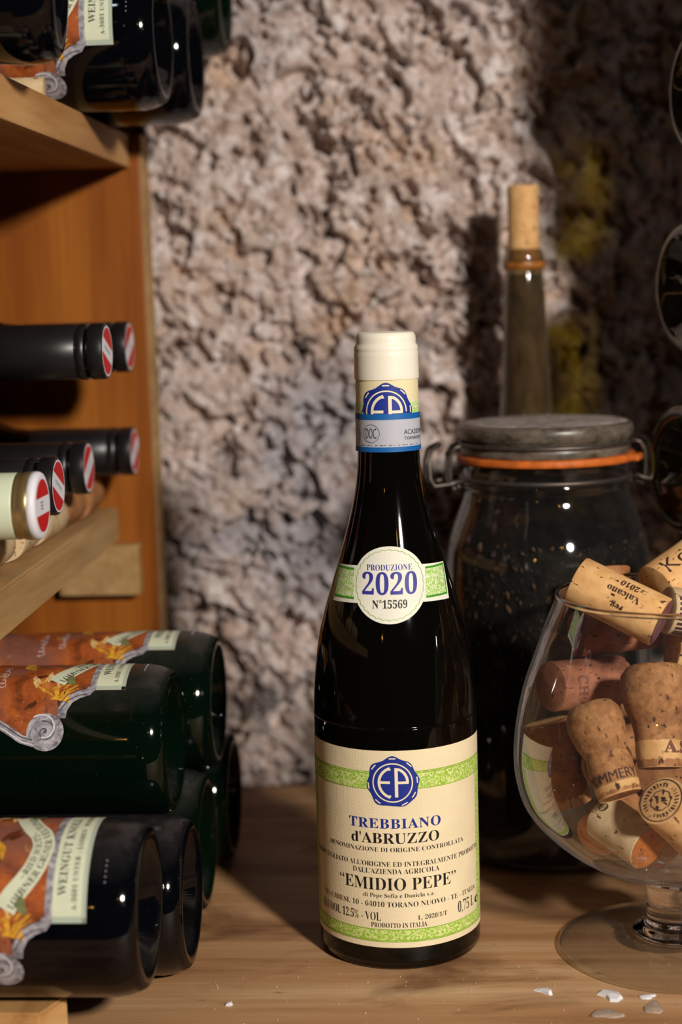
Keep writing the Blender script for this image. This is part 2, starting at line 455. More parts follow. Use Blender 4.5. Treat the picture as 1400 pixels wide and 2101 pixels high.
def build_wall():
    xs = np.concatenate([np.linspace(-1.3, -0.36, 40), np.arange(-0.34, 0.36, 0.0012), np.linspace(0.38, 1.3, 36)])
    zs = np.concatenate([np.arange(-0.01, 0.57, 0.0012), np.linspace(0.59, 1.5, 36)])
    X, Z = np.meshgrid(xs, zs); Y = WALL_Y - wall_height(X, Z)
    nx, nz = len(xs), len(zs)
    co = np.stack([X, Y, Z], -1).reshape(-1, 3).astype(np.float32)
    i = (np.arange(nz-1)[:, None]*nx + np.arange(nx-1)[None, :]).reshape(-1)
    q = np.stack([i, i+1, i+1+nx, i+nx], -1).astype(np.int32)
    me = bpy.data.meshes.new('wall_back'); me.vertices.add(len(co)); me.vertices.foreach_set('co', co.reshape(-1))
    me.loops.add(q.size); me.loops.foreach_set('vertex_index', q.reshape(-1))
    me.polygons.add(len(q)); me.polygons.foreach_set('loop_start', np.arange(len(q), dtype=np.int32)*4)
    me.update(calc_edges=True); me.validate()
    k = N('rough_tufa'); v = k.coord()
    a = k.noise(v, 14, 4, 0.6, 0.4); b = k.noise(v, 70, 5, 0.65); d = k.noise(v, 420, 3, 0.6); e = k.noise(v, 5.5, 3, 0.5, 0.3)
    c = k.ramp(b.outputs['Fac'], [(0.30, lin((152, 130, 118))), (0.48, lin((194, 176, 167))), (0.66, lin((222, 213, 211)))]).outputs['Color']
    c = k.mix(k.ramp(a.outputs['Fac'], [(0.52, (0, 0, 0, 1)), (0.68, (0.55, 0.55, 0.55, 1))]).outputs['Color'], c, lin((196, 160, 126)))
    c = k.mix(k.ramp(e.outputs['Fac'], [(0.56, (0, 0, 0, 1)), (0.68, (0.7, 0.7, 0.7, 1))]).outputs['Color'], c, lin((150, 150, 160)))
    c = k.mix(k.ramp(d.outputs['Fac'], [(0.60, (0, 0, 0, 1)), (0.72, (0.6, 0.6, 0.6, 1))]).outputs['Color'], c, lin((92, 66, 50)))
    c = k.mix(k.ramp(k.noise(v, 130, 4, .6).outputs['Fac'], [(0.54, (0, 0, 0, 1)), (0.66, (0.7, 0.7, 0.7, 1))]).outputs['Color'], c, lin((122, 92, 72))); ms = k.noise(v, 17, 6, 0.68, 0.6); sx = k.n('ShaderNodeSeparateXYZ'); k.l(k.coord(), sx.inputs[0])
    low = k.ramp(k.math('MULTIPLY', sx.outputs['Z'], 2.6), [(0.10, (.15, .15, .15, 1)), (0.75, (0, 0, 0, 1))]).outputs['Color']      # dark blotches, denser towards the bottom of the wall
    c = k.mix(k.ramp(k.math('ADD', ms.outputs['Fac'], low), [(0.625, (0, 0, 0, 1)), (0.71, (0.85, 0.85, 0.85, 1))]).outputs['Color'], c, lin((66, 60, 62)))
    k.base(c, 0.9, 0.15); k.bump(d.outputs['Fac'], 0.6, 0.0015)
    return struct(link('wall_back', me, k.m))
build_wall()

# ------------------------------------------------------------------ the table
M['table_wood'] = wood('table_wood', (148, 104, 66), (184, 140, 98), (208, 172, 132), 0, 0.55, 1.0, (104, 66, 40))
t = from_bm('wooden_tabletop', box_bm((-1.2, -0.30, -0.04), (1.2, 0.262, 0.0), 0.003), M['table_wood'], smooth=False)
tag(t, 'stained brown wooden tabletop that the labelled bottle, the jar and the goblet stand on', 'table')

# ------------------------------------------------------------------ the labelled bottle in the middle
MAIN_Z = [(.0000, .0366), (.0010, .0381), (.0028, .0390), (.0058, .0394), (.0120, .0395), (.106, .0395), (.118, .0394), (.130, .03885), (.142, .0377), (.154, .0360), (.166, .0331), (.178, .0294), (.190, .0257), (.202, .02205), (.2137, .0189), (.2254, .0164), (.234, .0153), (.2437, .0147), (.262, .0145), (.278, .0143), (.290, .0143), (.2965, .0128)]
main_prof = smooth_prof([(r, z) for z, r in MAIN_Z], 5)
mb = thing('wine_bottle', 'tall dark upright wine bottle with cream label and white cap, centre of the table', 'bottle')
prof = [(0, .020), (.014, .016), (.025, .006), (.0285, .0012), (.031, .0)] + main_prof + [(0, .2965)]
from_bm('glass_body', lathe_bm(prof, 160), M['bottle_black'], mb)

cap_prof = smooth_prof([(.0150, .2774), (.0153, .2778), (.01525, .284), (.0152, .2896)], 3) + [(.0150, .2903), (.01515, .2910), (.01505, .2925), (.0144, .2934), (.01415, .2942), (.01425, .2956), (.0140, .2974), (.0133, .2988), (.0118, .2993), (.0106, .2987), (0, .2986)]
cp = from_bm('cap', lathe_bm([(.0142, .2776)] + cap_prof, 96), M['cap_white'], mb, angle=R(50)); cp['label'] = 'ivory white cap'
fm = prof_map([(.01525, .243), (.0149, .262), (.0147, .2778)], off=0.00015)
nk = decal('neck_foil', ([(-.0475, .2440), (.0475, .2440), (.0475, .2776), (-.0475, .2776)], [(0, 1, 2, 3)]), prof_map([(.01515, .243), (.0149, .262), (.0147, .2778)], off=0.0001, uref=.0151), M['neck_paper'], mb, step=.001)
nk['label'] = 'cream paper neck wrap'
nm = lambda off: prof_map([(.01515, .243), (.0149, .262), (.0147, .2778)], off=off, uref=.0150)
decal('green_band', poly_mesh2d([rect(-.0235, .0235, .2585, .2668)]), nm(.00022), M['green_fade'], nk, step=.001, uv=True)

def seal2d(cx, cy, s, cut=None):
    """the round blue monogram seal: outline, pale marks"""
    out = []
    n = 144
    lobes = [(90, 1.0), (48, .8), (5, .9), (-32, 1.0), (-62, .8), (-128, 1.0), (-172, .8), (140, 1.0)]
    for i in range(n):
        a = 360*i/n; r = 10.9
        for b, k in lobes:
            d = (a-b+180) % 360-180; r += 1.75*k*math.exp(-(d/17.0)**2)
        out.append((cx+r*s*math.cos(R(a)), cy+r*s*math.sin(R(a))))
    sc = lambda P: [(cx+x*s, cy+y*s) for x, y in P]
    ring = [sc(circle(0, 0, 9.35, 72)), sc(circle(0, 0, 8.75, 72))]
    marks = []
    for b, k in lobes:
        marks.append(sc([(11.7*math.cos(R(b+d)), 11.7*math.sin(R(b+d))) for d in (-8, -4, 0, 4, 8)] + [(11.15*math.cos(R(b+d)), 11.15*math.sin(R(b+d))) for d in (7, 3, -3, -7)]))
    w = 1.25
    E = [stroke(arc(0.9, 0, 7.2, 108, 252, 24), w), stroke([(-6.0, 0.15), (-1.2, 0.15)], w)]
    E += [stroke([(-1.9, 6.35), (-1.0, 6.8)], 1.5), stroke([(-1.9, -6.35), (-1.0, -6.8)], 1.5)]
    P = [stroke([(1.7, 7.0), (1.7, -6.9)], 1.5), stroke([(1.7, 6.4)] + arc(0.2, 0.3, 6.6, 62, 4, 12) + [(6.9, 0.0)], w), stroke([(7.35, 0.0), (2.2, 0.0)], w)]
    return out, ring, marks + [sc(q) for q in E+P]

def clip_poly(p, vmin):
    out = []
    for i in range(len(p)):
        a, b = p[i-1], p[i]
        if (a[1] >= vmin) != (b[1] >= vmin):
            k = (vmin-a[1])/(b[1]-a[1]); out.append((a[0]+(b[0]-a[0])*k, vmin))
        if b[1] >= vmin: out.append(b)
    return out

o2, ring2, marks2 = seal2d(0, .2624, .00108)
vm = .2608
decal('seal', poly_mesh2d([clip_poly(o2, vm)]), nm(.0003), M['blue'], nk, step=.001)
rr = [clip_poly(q, vm) for q in ring2]
decal('seal_marks', join2d([poly_mesh2d([rr[0] + rr[1][::-1]])] + [poly_mesh2d([q]) for q in (clip_poly(p, vm) for p in marks2) if len(q) > 2]), nm(.0004), M['cream_print'], nk, step=.001)
sm = lambda off: prof_map([(.01515, .243), (.0149, .262), (.0147, .2778)], off=off, uref=.0151)
st = decal('tax_strip', poly_mesh2d([rect(-.0475, .0475, .2437, .2615)]), sm(.00035), M['strip_grey'], mb, step=.001)
st['label'] = 'grey and blue numbered neck strip'
decal('strip_edge', poly_mesh2d([rect(-.0475, .0475, .2588, .2615)]), sm(.00045), M['strip_blue'], st, step=.001)
decal('strip_edge', poly_mesh2d([rect(-.0475, .0475, .2437, .2460)]), sm(.00045), M['strip_blue'], st, step=.001)
ltr = [text2d('DOC', .0046, .0056, cx=-.0076, base=.2501, use_serif=False, thin=-.004), text2d('ACA20249', .0022, .0130, left=.0082, base=.2517, use_serif=False, thin=.004),
       text2d('TXWN4F5WZ8', .0015, .0130, left=.0082, base=.2491, use_serif=False, thin=.004), text2d(')', .0046, .0012, cx=-.0150, base=.2501, use_serif=False)]
decal('lettering', join2d(ltr), sm(.0005), M['ink_grey'], st, step=.001)
decal('stamp_ring', poly_mesh2d([circle(-.0076, .2524, .0043, 40), circle(-.0076, .2524, .0041, 40)]), sm(.0005), M['ink_grey'], st, step=.001)
decal('fine_print', join2d([poly_mesh2d([rect(-.018+i*.0021, -.018+i*.0021+.0004+.0012*((i*7)%5)/4, .2467, .2470)]) for i in range(17)]), sm(.0005), M['ink_grey'], st, step=.001)

# vintage label on the shoulder
VC = .1830
vmap = lambda off: prof_map(main_prof, off=off, by_arc=VC)
def vint_outline(g=0.0):
    r = .0182-g; a0 = math.asin((.0088-g)/r)
    p = [(r*math.cos(a), r*math.sin(a)) for a in np.linspace(a0, PI-a0, 40)]
    p += [(-.0335+g, .0078-g), (-.0335+g, -.0095+g)] if True else []
    p += [(r*math.cos(a), r*math.sin(a)) for a in np.linspace(PI+a0, 2*PI-a0, 40)]
    p += [(.0335-g, -.0095+g), (.0335-g, .0078-g)]
    return p
vl = decal('vintage_label', poly_mesh2d([vint_outline()]), vmap(.00015), M['vintage_paper'], mb, step=.0015, vstep=.0015)
vl['label'] = 'white round vintage label with green side wings'
wing = [clip for clip in (rect(-.0320, -.0178, -.0072, .0070), rect(.0178, .0320, -.0072, .0070))]
for wg in wing: decal('green_wing', poly_mesh2d([wg]), vmap(.00025), M['green_fade'], vl, step=.0015, vstep=.0015, uv=True)
gl = []
for s in (-1, 1):
    for v in (-.0072, .0064): gl.append(poly_mesh2d([rect(min(s*.0178, s*.0322), max(s*.0178, s*.0322), v, v+.0010)]))
    gl.append(poly_mesh2d([rect(s*.0318-.0004, s*.0318+.0004, -.0072, .0072)]))
decal('wing_line', join2d(gl), vmap(.00032), M['green_dark'], vl, step=.0015, vstep=.0015)
decal('scallop_line', poly_mesh2d([circle(0, 0, .0166, 160, .00025, 32), circle(0, 0, .01635, 160, .00025, 32)]), vmap(.0003), M['green_line'], vl, step=.0015, vstep=.0015)
def arc_v(z):
    zz = [p[1] for p in main_prof]; rr_ = [p[0] for p in main_prof]
    g = np.linspace(min(z, VC), max(z, VC), 60); q = np.interp(g, zz, rr_); L = float(np.sum(np.hypot(np.diff(g), np.diff(q)))); return L if z > VC else -L
decal('lettering', join2d([text2d('PRODUZIONE', arc_v(.1921)-arc_v(.1895), .0215, cx=.0, base=arc_v(.1895), thin=-.010), text2d('2020', .0097, .0262, cx=0, base=arc_v(.1787), thin=0)]), vmap(.0003), M['violet'], vl, step=.002, vstep=.002)
decal('lettering', text2d('N°15569', .0036, .0163, cx=0, base=arc_v(.1726), thin=0), vmap(.0003), M['black'], vl, step=.002, vstep=.002)

# main label
LR = .0395
lm = lambda off: cyl_map(LR, off=off)
lab = decal('front_label', poly_mesh2d([rect(-.0585, .0585, .0118, .1072)]), lm(.00012), M['label_paper'], mb, step=.0015)
lab['label'] = 'cream front label with green scroll borders'
decal('green_border', poly_mesh2d([rect(-.0570, .0570, .0886, .0972)]), lm(.0002), M['green_lace'], lab, step=.0015, uv=True)
decal('green_border', poly_mesh2d([rect(-.0570, .0570, .0146, .0208)]), lm(.0002), M['green_lace'], lab, step=.0015, uv=True)
decal('green_border', poly_mesh2d([rect(-.0570, -.0500, .0208, .0886)]), lm(.0002), M['green_lace'], lab, step=.0015, uv=True)
decal('green_border', poly_mesh2d([rect(.0500, .0570, .0208, .0886)]), lm(.0002), M['green_lace'], lab, step=.0015, uv=True)
decal('border_line', join2d([poly_mesh2d([rect(-.057, .057, v, v+.0004)]) for v in (.0886, .0968, .0146, .0152, .0205, .0960)]), lm(.00026), M['green_line'], lab, step=.0015)
o2, ring2, marks2 = seal2d(-.0004, .0920, .00101)
decal('seal', poly_mesh2d([o2]), lm(.0003), M['blue'], lab, step=.0015)
decal('seal_marks', join2d([poly_mesh2d(ring2)] + [poly_mesh2d([q]) for q in marks2]), lm(.0004), M['cream_print'], lab, step=.0015)
decal('lettering', text2d('TREBBIANO', .0045, .0450, cx=0, base=.0700, thin=0, space=1.08), lm(.00025), M['blue'], lab, step=.003)
blk = [text2d("d'ABRUZZO", .0048, .0430, cx=0, base=.0627, thin=-.003),
       text2d('DENOMINAZIONE DI ORIGINE CONTROLLATA', .0021, .0725, cx=.0003, base=.0586, thin=-.011),
       text2d("IMBOTTIGLIATO ALL'ORIGINE ED INTEGRALMENTE PRODOTTO", .0023, .1010, cx=.0003, base=.0515, thin=-.011),
       text2d("DALL'AZIENDA AGRICOLA", .0024, .0425, cx=0, base=.0479, thin=-.011),
       text2d('“EMIDIO PEPE”', .0057, .0600, cx=.0008, base=.0400, thin=-.006),
       text2d('di Pepe Sofia e Daniela s.a.', .0019, .0343, cx=.0012, base=.0364, thin=-.010),
       text2d('VIA CHIESI, 10 - 64010 TORANO NUOVO - TE - ITALIA', .0024, .0900, cx=.0018, base=.0318, thin=-.011),
       text2d('ALCOOL 12,5% - VOL', .0040, .0380, left=-.0455, base=.0249, thin=-.011),
       text2d('L. 2020/1/T', .0021, .0150, left=.0100, base=.0252, thin=-.008),
       text2d('0,75 L', .0052, .0130, left=.0320, base=.0243, thin=-.011), text2d('e', .0052, .0042, left=.0468, base=.0243, thin=-.004),
       text2d('PRODOTTO IN ITALIA', .0023, .0268, cx=.0010, base=.0217, thin=-.010)]
decal('lettering', join2d(blk), lm(.00025), M['black'], lab, step=.003)

# ------------------------------------------------------------------ lying bottles with the ornate label
M['green_glass'] = dark_glass('bottle_green_glass', (3, 15, 7), 0.42, 0.06)
M['night_glass'] = dark_glass('blue_black_glass', (5, 6, 10), 0.30, 0.06)
BODY = [(0, .021), (.010, .0195), (.019, .013), (.0262, .0035), (.0285, .0009), (.0300, .0003), (.0318, .0004), (.0336, .0016), (.0352, .0040), (.0366, .0078), (.0374, .0125), (.0375, .018), (.0375, .150), (.0369, .165), (.0345, .183), (.0300, .203), (.0240, .224), (.0185, .243), (.0158, .262), (.0148, .285), (.0148, .318), (.0158, .319), (.0158, .326), (.0145, .3275), (0, .3275)]
BR = .0375
def knurl(i, j):
    if 3 <= i <= 7: return 1.0 + (0.013 if j % 2 else -0.013)
    return 1.0
body_green = from_bm('glass_body', lathe_bm(BODY, 240, knurl), M['green_glass']).data
bpy.data.objects.remove(bpy.data.objects['glass_body.001'])
body_black = body_green.copy(); body_black.materials.clear(); body_black.materials.append(M['night_glass'])
foil_me = from_bm('neck_foil', lathe_bm([(.0152, .262), (.0160, .262), (.0152, .285), (.0151, .317), (.0162, .3195), (.0162, .327), (.0148, .3290), (0, .3292)], 48), plain('dark_foil', (26, 24, 28), 0.4, 0.5)).data
bpy.data.objects.remove(bpy.data.objects['neck_foil.001'])

# label materials
def painting():
    q = N('orange_painting'); v = q.coord()
    a = q.noise(v, 46, 5, 0.62, 0.6); b = q.noise(v, 150, 5, 0.7, 1.2); e = q.noise(v, 26, 3, 0.5, 0.4)
    c = q.ramp(a.outputs['Fac'], [(0.32, lin((96, 50, 24))), (0.45, lin((164, 82, 36))), (0.58, lin((190, 104, 44))), (0.72, lin((206, 150, 80)))]).outputs['Color']
    c = q.mix(q.ramp(e.outputs['Fac'], [(0.46, (0, 0, 0, 1)), (0.60, (0.85, 0.85, 0.85, 1))]).outputs['Color'], c, lin((128, 84, 72)))
    c = q.mix(q.ramp(b.outputs['Fac'], [(0.56, (0, 0, 0, 1)), (0.68, (0.7, 0.7, 0.7, 1))]).outputs['Color'], c, lin((90, 46, 22)))
    c = q.mix(q.ramp(b.outputs['Fac'], [(0.28, (0.7, 0.7, 0.7, 1)), (0.38, (0, 0, 0, 1))]).outputs['Color'], c, lin((240, 196, 84)))
    q.base(c, 0.5, 0.35); return q.m
def scroll_grey():
    q = N('grey_scroll_print'); v = q.coord((1, 1, 1))
    a = q.noise(v, 210, 5, 0.65, 1.0)
    q.base(q.ramp(a.outputs['Fac'], [(0.34, lin((96, 94, 100))), (0.5, lin((152, 148, 156))), (0.66, lin((192, 188, 190)))]).outputs['Color'], 0.55, 0.3); return q.m
M['painting'] = painting(); M['scroll'] = scroll_grey()
M['scroll_dark'] = plain('scroll_shade_ink', (84, 84, 92), 0.6, var=.3, vscale=400)
M['scroll_light'] = plain('scroll_light_ink', (206, 202, 208), 0.6, var=.15, vscale=400)
M['banner'] = plain('mint_cream_banner', (214, 220, 192), 0.55, 0.3, var=.05)
M['banner_ink'] = plain('banner_ink', (52, 52, 44), 0.6)
M['banner_edge'] = plain('banner_edge', (176, 188, 172), 0.6)
M['olive'] = plain('olive_print', (110, 116, 72), 0.6, var=.3, vscale=300)
M['skin_print'] = plain('pale_figure_print', (226, 186, 122), 0.55, var=.3, vscale=350)
M['gold_print'] = plain('golden_cloth_print', (206, 150, 44), 0.55, var=.45, vscale=260)
M['brown_print'] = plain('brown_shadow_print', (88, 42, 18), 0.55, var=.35, vscale=260)

def mirror(P, c=.033): return [(2*c-u, v) for u, v in P]
def blob(cx, cy, rx, ry, rot, seed, n=26):
    rnd = random.Random(seed); ph = [rnd.uniform(0, 6.28) for _ in range(3)]; out = []
    for i in range(n):
        a = 2*PI*i/n; k = 1+.22*math.sin(2*a+ph[0])+.16*math.sin(3*a+ph[1])+.10*math.sin(5*a+ph[2])
        x, y = rx*k*math.cos(a), ry*k*math.sin(a); out.append((cx+x*math.cos(rot)-y*math.sin(rot), cy+x*math.sin(rot)+y*math.cos(rot)))
    return out

LABEL_MESHES = []
def ornate_label(parent):
    """u = 0 at the lower-left corner of the banner, v = height above the bottle's base"""
    fmap = lambda off: cyl_map(BR, th0=0.0, off=off, z0=-.0100)
    edge = [(0, .0300), (0, .0455), (-.0030, .0480), (-.0045, .0530), (-.0075, .0575), (-.0120, .0605), (-.0160, .0595)]
    volute = [(-.0160-.0, .0595)] + [(-.0215+.0085*math.cos(R(a)), .0665+.0085*math.sin(R(a))) for a in range(-60, -265, -12)][0:]
    rest = [(-.0285, .0715), (-.0262, .0775), (-.0215, .0845), (-.0185, .0905), (-.0205, .0950), (-.0170, .1000), (-.0185, .1050), (-.0225, .1110), (-.0290, .1170), (-.0250, .1230), (-.0140, .1260), (.0000, .1290), (.0160, .1330)]
    left = edge + volute[1:] + rest
    outline = left + mirror(left)[::-1]
    L = decal('front_label', poly_mesh2d([outline]), fmap(.00012), M['painting'], parent, step=.002)
    L['label'] = 'ornate orange label with grey scroll frame'
    def pair(P): return [P, mirror(P)]
    # frame
    fr = []
    band = [(.0015, .0462), (-.0012, .0478), (-.0026, .0520), (-.0055, .0562), (-.0105, .0588), (-.0150, .0590)]
    fr += pair(stroke(band, [.0044, .0042, .0044, .0046, .0046, .0040]))
    spiral = [(-.0215+(.0072-.0000135*a)*math.cos(R(40-a)), .0665+(.0072-.0000135*a)*math.sin(R(40-a))) for a in range(0, 420, 12)]
    low = [(-.0265, .0720), (-.0248, .0778), (-.0202, .0848), (-.0168, .0905), (-.0176, .0950), (-.0150, .1000), (-.0168, .1050), (-.0205, .1110), (-.0255, .1165)]
    fr += pair(stroke(low, [.0042, .0040, .0040, .0044, .0060, .0062, .0050, .0042, .0040]))
    fr += pair(circle(-.0215, .0665, .0090, 40)) + [rect(.0, .066, .0440, .0472)]
    decal('scroll_frame', join2d([poly_mesh2d([p]) for p in fr]), fmap(.00022), M['scroll'], L, step=.002)
    dk = []
    ins = [(-.0000, .0482), (-.0008, .0522), (-.0036, .0572), (-.0092, .0603)]
    dk += pair(stroke([(u-.0022, v-.0003) for u, v in ins], .0007)) + pair(stroke([(u+.0008, v+.0004) for u, v in ins], .0005))
    sp2 = [(-.0215+(.0054-.0000105*a)*math.cos(R(20-a)), .0665+(.0054-.0000105*a)*math.sin(R(20-a))) for a in range(0, 470, 12)]
    dk += pair(stroke(sp2, .0007)) + pair(stroke([(u+.0012, v+.0004) for u, v in low], .0006)) + pair(circle(-.0215, .0665, .0008, 14))
    decal('scroll_lines', join2d([poly_mesh2d([p]) for p in dk]), fmap(.0003), M['scroll_dark'], L, step=.002)
    lt = pair(stroke([(u+.0016, v+.0012) for u, v in spiral[:20]], .0009)) + pair(stroke([(u-.0012, v-.0002) for u, v in low], .0007))
    rnd = random.Random(4)
    for i in range(26): lt += pair(circle(-.0172+rnd.uniform(-.0030, .0030), .0985+rnd.uniform(-.0055, .0055), rnd.uniform(.0004, .0009), 9))
    decal('scroll_pearls', join2d([poly_mesh2d([p]) for p in lt]), fmap(.00034), M['scroll_light'], L, step=.002)
    # painted figures in the corners and some drapery
    sk, gd, br = [], [], []
    rnd = random.Random(11)
    for i in range(9): sk += pair(blob(.0095+rnd.uniform(-.005, .006), .0660+rnd.uniform(-.007, .008), rnd.uniform(.0006, .0012), rnd.uniform(.0018, .0042), rnd.uniform(0, 3), i))
    for i in range(12): gd += pair(blob(.0020+rnd.uniform(-.007, .006), .0620+rnd.uniform(-.006, .009), rnd.uniform(.0005, .0012), rnd.uniform(.0020, .0050), rnd.uniform(0, 3), 20+i))
    for i in range(6): br += pair(blob(-.0010+rnd.uniform(-.008, .012), .0630+rnd.uniform(-.008, .012), rnd.uniform(.0010, .0020), rnd.uniform(.002, .004), rnd.uniform(0, 3), 40+i))
    for i in range(7): gd.append(blob(.033+rnd.uniform(-.012, .012), .086+rnd.uniform(-.02, .02), rnd.uniform(.0012, .003), rnd.uniform(.003, .007), rnd.uniform(0, 3), 60+i))
    for i in range(7): br.append(blob(.033+rnd.uniform(-.014, .014), .084+rnd.uniform(-.02, .02), rnd.uniform(.0012, .003), rnd.uniform(.003, .007), rnd.uniform(0, 3), 80+i))
    decal('painted_shadow', join2d([poly_mesh2d([p]) for p in br]), fmap(.0002), M['brown_print'], L, step=.002)
    decal('painted_cloth', join2d([poly_mesh2d([p]) for p in gd]), fmap(.00027), M['gold_print'], L, step=.002)
    decal('painted_figure', join2d([poly_mesh2d([p]) for p in sk]), fmap(.00034), M['skin_print'], L, step=.002)
    scr = []
    for v0, ua, ub in ((.0905, .002, .064), (.1010, -.004, .070)):
        pts = [(ua+(ub-ua)*t/140 + .0010*math.cos(t*1.05), v0+.0014*math.sin(t*1.05)*(1+.5*math.sin(t*.31))) for t in range(141)]
        for k in range(0, 140, 14):
            if (k//14) % 5 != 3: scr.append(stroke(pts[k:k+14], .00035))
    decal('script', join2d([poly_mesh2d([p]) for p in scr]), fmap(.0003), M['scroll_light'], L, step=.002)['kind'] = 'stuff'
    # curled ribbon with two lines of lettering
    rb = [(.0055, .0640), (.0105, .0612), (.0170, .0562), (.0230, .0528), (.0290, .0512), (.0340, .0508), (.0400, .0530), (.0450, .0570), (.0520, .0610), (.0580, .0632)]
    rbs = [(.0055+(x-.0055), y) for x, y in rb]
    def rib(s, t):
        n = len(rbs)-1; k = max(0, min(n-1e-6, s*n)); i = int(k); f = k-i
        P = [Vector(rbs[max(0, min(n, j))]) for j in (i-1, i, i+1, i+2)]
        cr = lambda f: .5*((2*P[1])+(-P[0]+P[2])*f+(2*P[0]-5*P[1]+4*P[2]-P[3])*f*f+(-P[0]+3*P[1]-3*P[2]+P[3])*f**3)
        p = cr(f); d = (cr(min(1, f+.02))-cr(max(0, f-.02))).normalized(); q = Vector((-d.y, d.x)); return tuple(p+q*t)
    pl = [rib(i/40, 0) for i in range(41)]
    decal('ribbon', poly_mesh2d([stroke(pl, .0092)]), fmap(.0004), M['banner'], L, step=.002)
    decal('ribbon_curl', join2d([poly_mesh2d([blob(.0070, .0572, .0030, .0026, .3, 3)]), poly_mesh2d([blob(.0590, .0585, .0030, .0026, .3, 5)])]), fmap(.00045), M['olive'], L, step=.002)
    ink = [text2d('LOIBNER GRÜNER VELTLINER', .0030, .92, left=.04, base=-.0034, thin=-.004, warp=lambda s, t: rib(s, t)), text2d('~RIED SCHÜTT~', .0028, .50, left=.22, base=.0008, thin=-.004, warp=lambda s, t: rib(s, t))]
    decal('lettering', join2d(ink), fmap(.0005), M['banner_ink'], L, step=.003)
    # banner at the foot of the label
    decal('banner', poly_mesh2d([rect(0, .066, .0300, .0442)]), fmap(.0003), M['banner'], L, step=.002)
    decal('banner_edge', join2d([poly_mesh2d([rect(0, .066, .0300, .0318)]), poly_mesh2d([rect(0, .0026, .0300, .0442)]), poly_mesh2d([rect(.0634, .066, .0300, .0442)])]), fmap(.00036), M['banner_edge'], L, step=.002)
    decal('lettering', join2d([text2d('WEINGUT KNOLL', .0034, .0440, cx=.033, base=.0386, thin=-.002, space=1.05), text2d('A-3601 UNTER - LOIBEN · WACHAU', .0020, .0560, cx=.033, base=.0341, thin=0, space=1.1)]), fmap(.00042), M['banner_ink'], L, step=.003)
    # row of tiny raised dots near the heel
    return L

def lying_rot(psi, yaw=0.0, tilt=0.0):
    """bottle on its side, neck towards -X; psi turns the label about the bottle's own axis"""
    return (Matrix.Rotation(yaw, 4, 'Z') @ Matrix.Rotation(-PI/2+tilt, 4, 'Y') @ Matrix.Rotation(-PI/2+psi, 4, 'Z')).to_quaternion()

GRP = 'wine bottles lying on their sides'
protoB = thing('lying_wine_bottle', 'dark bottle lying nearest the camera on the foot board, wide ornate label', 'bottle', (-.1027, -.108, .0590), lying_rot(R(11)), GRP)
link('glass_body', body_black, M['night_glass'], protoB); link('neck_foil', foil_me, [], protoB)
ornate_label(protoB)
dots = bmesh.new()
for i in range(5):
    a = .0085/BR*1.0 + i*.0024/BR + R(12); z = .0130
    mt = Matrix.Translation((BR*math.cos(a), BR*math.sin(a), z)); bmesh.ops.create_icosphere(dots, subdivisions=1, radius=.00042, matrix=mt)
from_bm('raised_dots', dots, plain('pale_dots', (150, 150, 160), 0.4), protoB)
G_ALL = dict(skip=())
def copyB(label, loc, rot, mesh, labelled=True):
    o = dup(protoB, label, loc, rot, GRP, skip=() if labelled else ('front_label', 'raised_dots'))
    for c in o.children:
        if c.name.startswith('glass_body'): c.data = mesh
    return o
copyB('dark green bottle on top of the low stack, nearer of the two, label in focus', (-.1080, .0015, .1022), lying_rot(R(55)), body_green)
copyB('farther dark green bottle on top of the low stack, blurred orange label', (-.0973, .0790, .1026), lying_rot(R(59)), body_green)
copyB('black bottle lying directly behind the nearest one, only its round base in view', (-.0964, -.0362, .0376), lying_rot(R(140)), body_black, False)
copyB('hidden green bottle in the lower row under the two top ones', (-.1000, .0392, .0376), lying_rot(R(100)), body_green, False)
copyB('farthest green bottle of the lower row, beside the stone wall', (-.0960, .1165, .0376), lying_rot(R(80)), body_green, False)
copyB('black bottle on the top shelf showing its ornate label and cream banner', (-.1169, .1060, .4546), lying_rot(R(-13)), body_black)
copyB('black bottle on the top shelf behind the labelled one, base in view', (-.1110, .1830, .4546), lying_rot(R(150)), body_black, False)
copyB('green bottle raised against the wall behind the top shelf bottles', (-.1000, .2385, .4990), lying_rot(R(120)), body_green, False)
copyB('black bottle at the near end of the top shelf, cut off by the frame', (-.1335, -.0560, .4565), lying_rot(R(200), R(7), R(3)), body_black, False)

# ------------------------------------------------------------------ the rack on the left
M['pine'] = wood('varnished_pine', (112, 56, 10), (148, 82, 20), (174, 106, 34), 2, 0.5, 0.8)
M['pine_y'] = wood('pine_along', (160, 112, 62), (192, 146, 92), (208, 168, 116), 1, 0.6, 1.2)
M['tan_board'] = wood('sanded_beech', (158, 122, 74), (178, 142, 94), (192, 158, 112), 1, 0.75, 2.2)
rack = thing('wine_rack', 'orange pine rack with shelves of lying bottles by the stone wall', 'rack', (-.40, .10, 0))
inv = Matrix.Translation((.40, -.10, 0))
def rpart(name, bm, mat, label=None):
    bmesh.ops.transform(bm, matrix=inv, verts=bm.verts); o = from_bm(name, bm, mat, rack, smooth=False)
    if label: o['label'] = label
    return o
rpart('side_panel', box_bm((-.60, .232, 0), (-.1555, .256, .4172), .0015), M['pine'], 'orange varnished side panel')
rpart('panel_edge', box_bm((-.1556, .2322, 0), (-.1548, .2558, .4170)), M['tan_board'], 'pale front edge of the side panel')
rpart('top_shelf', box_bm((-.60, -.33, .3972), (-.1622, .2318, .4170), .001), M['pine_y'], 'pale front edge of the top shelf')
rpart('body_shelf', box_bm((-.60, -.33, .1800), (-.30, .2318, .1916), .001), M['pine_y'])
rpart('cleat', box_bm((-.216, .2195, .1350), (-.1655, .2319, .1665), .001), M['tan_board'])
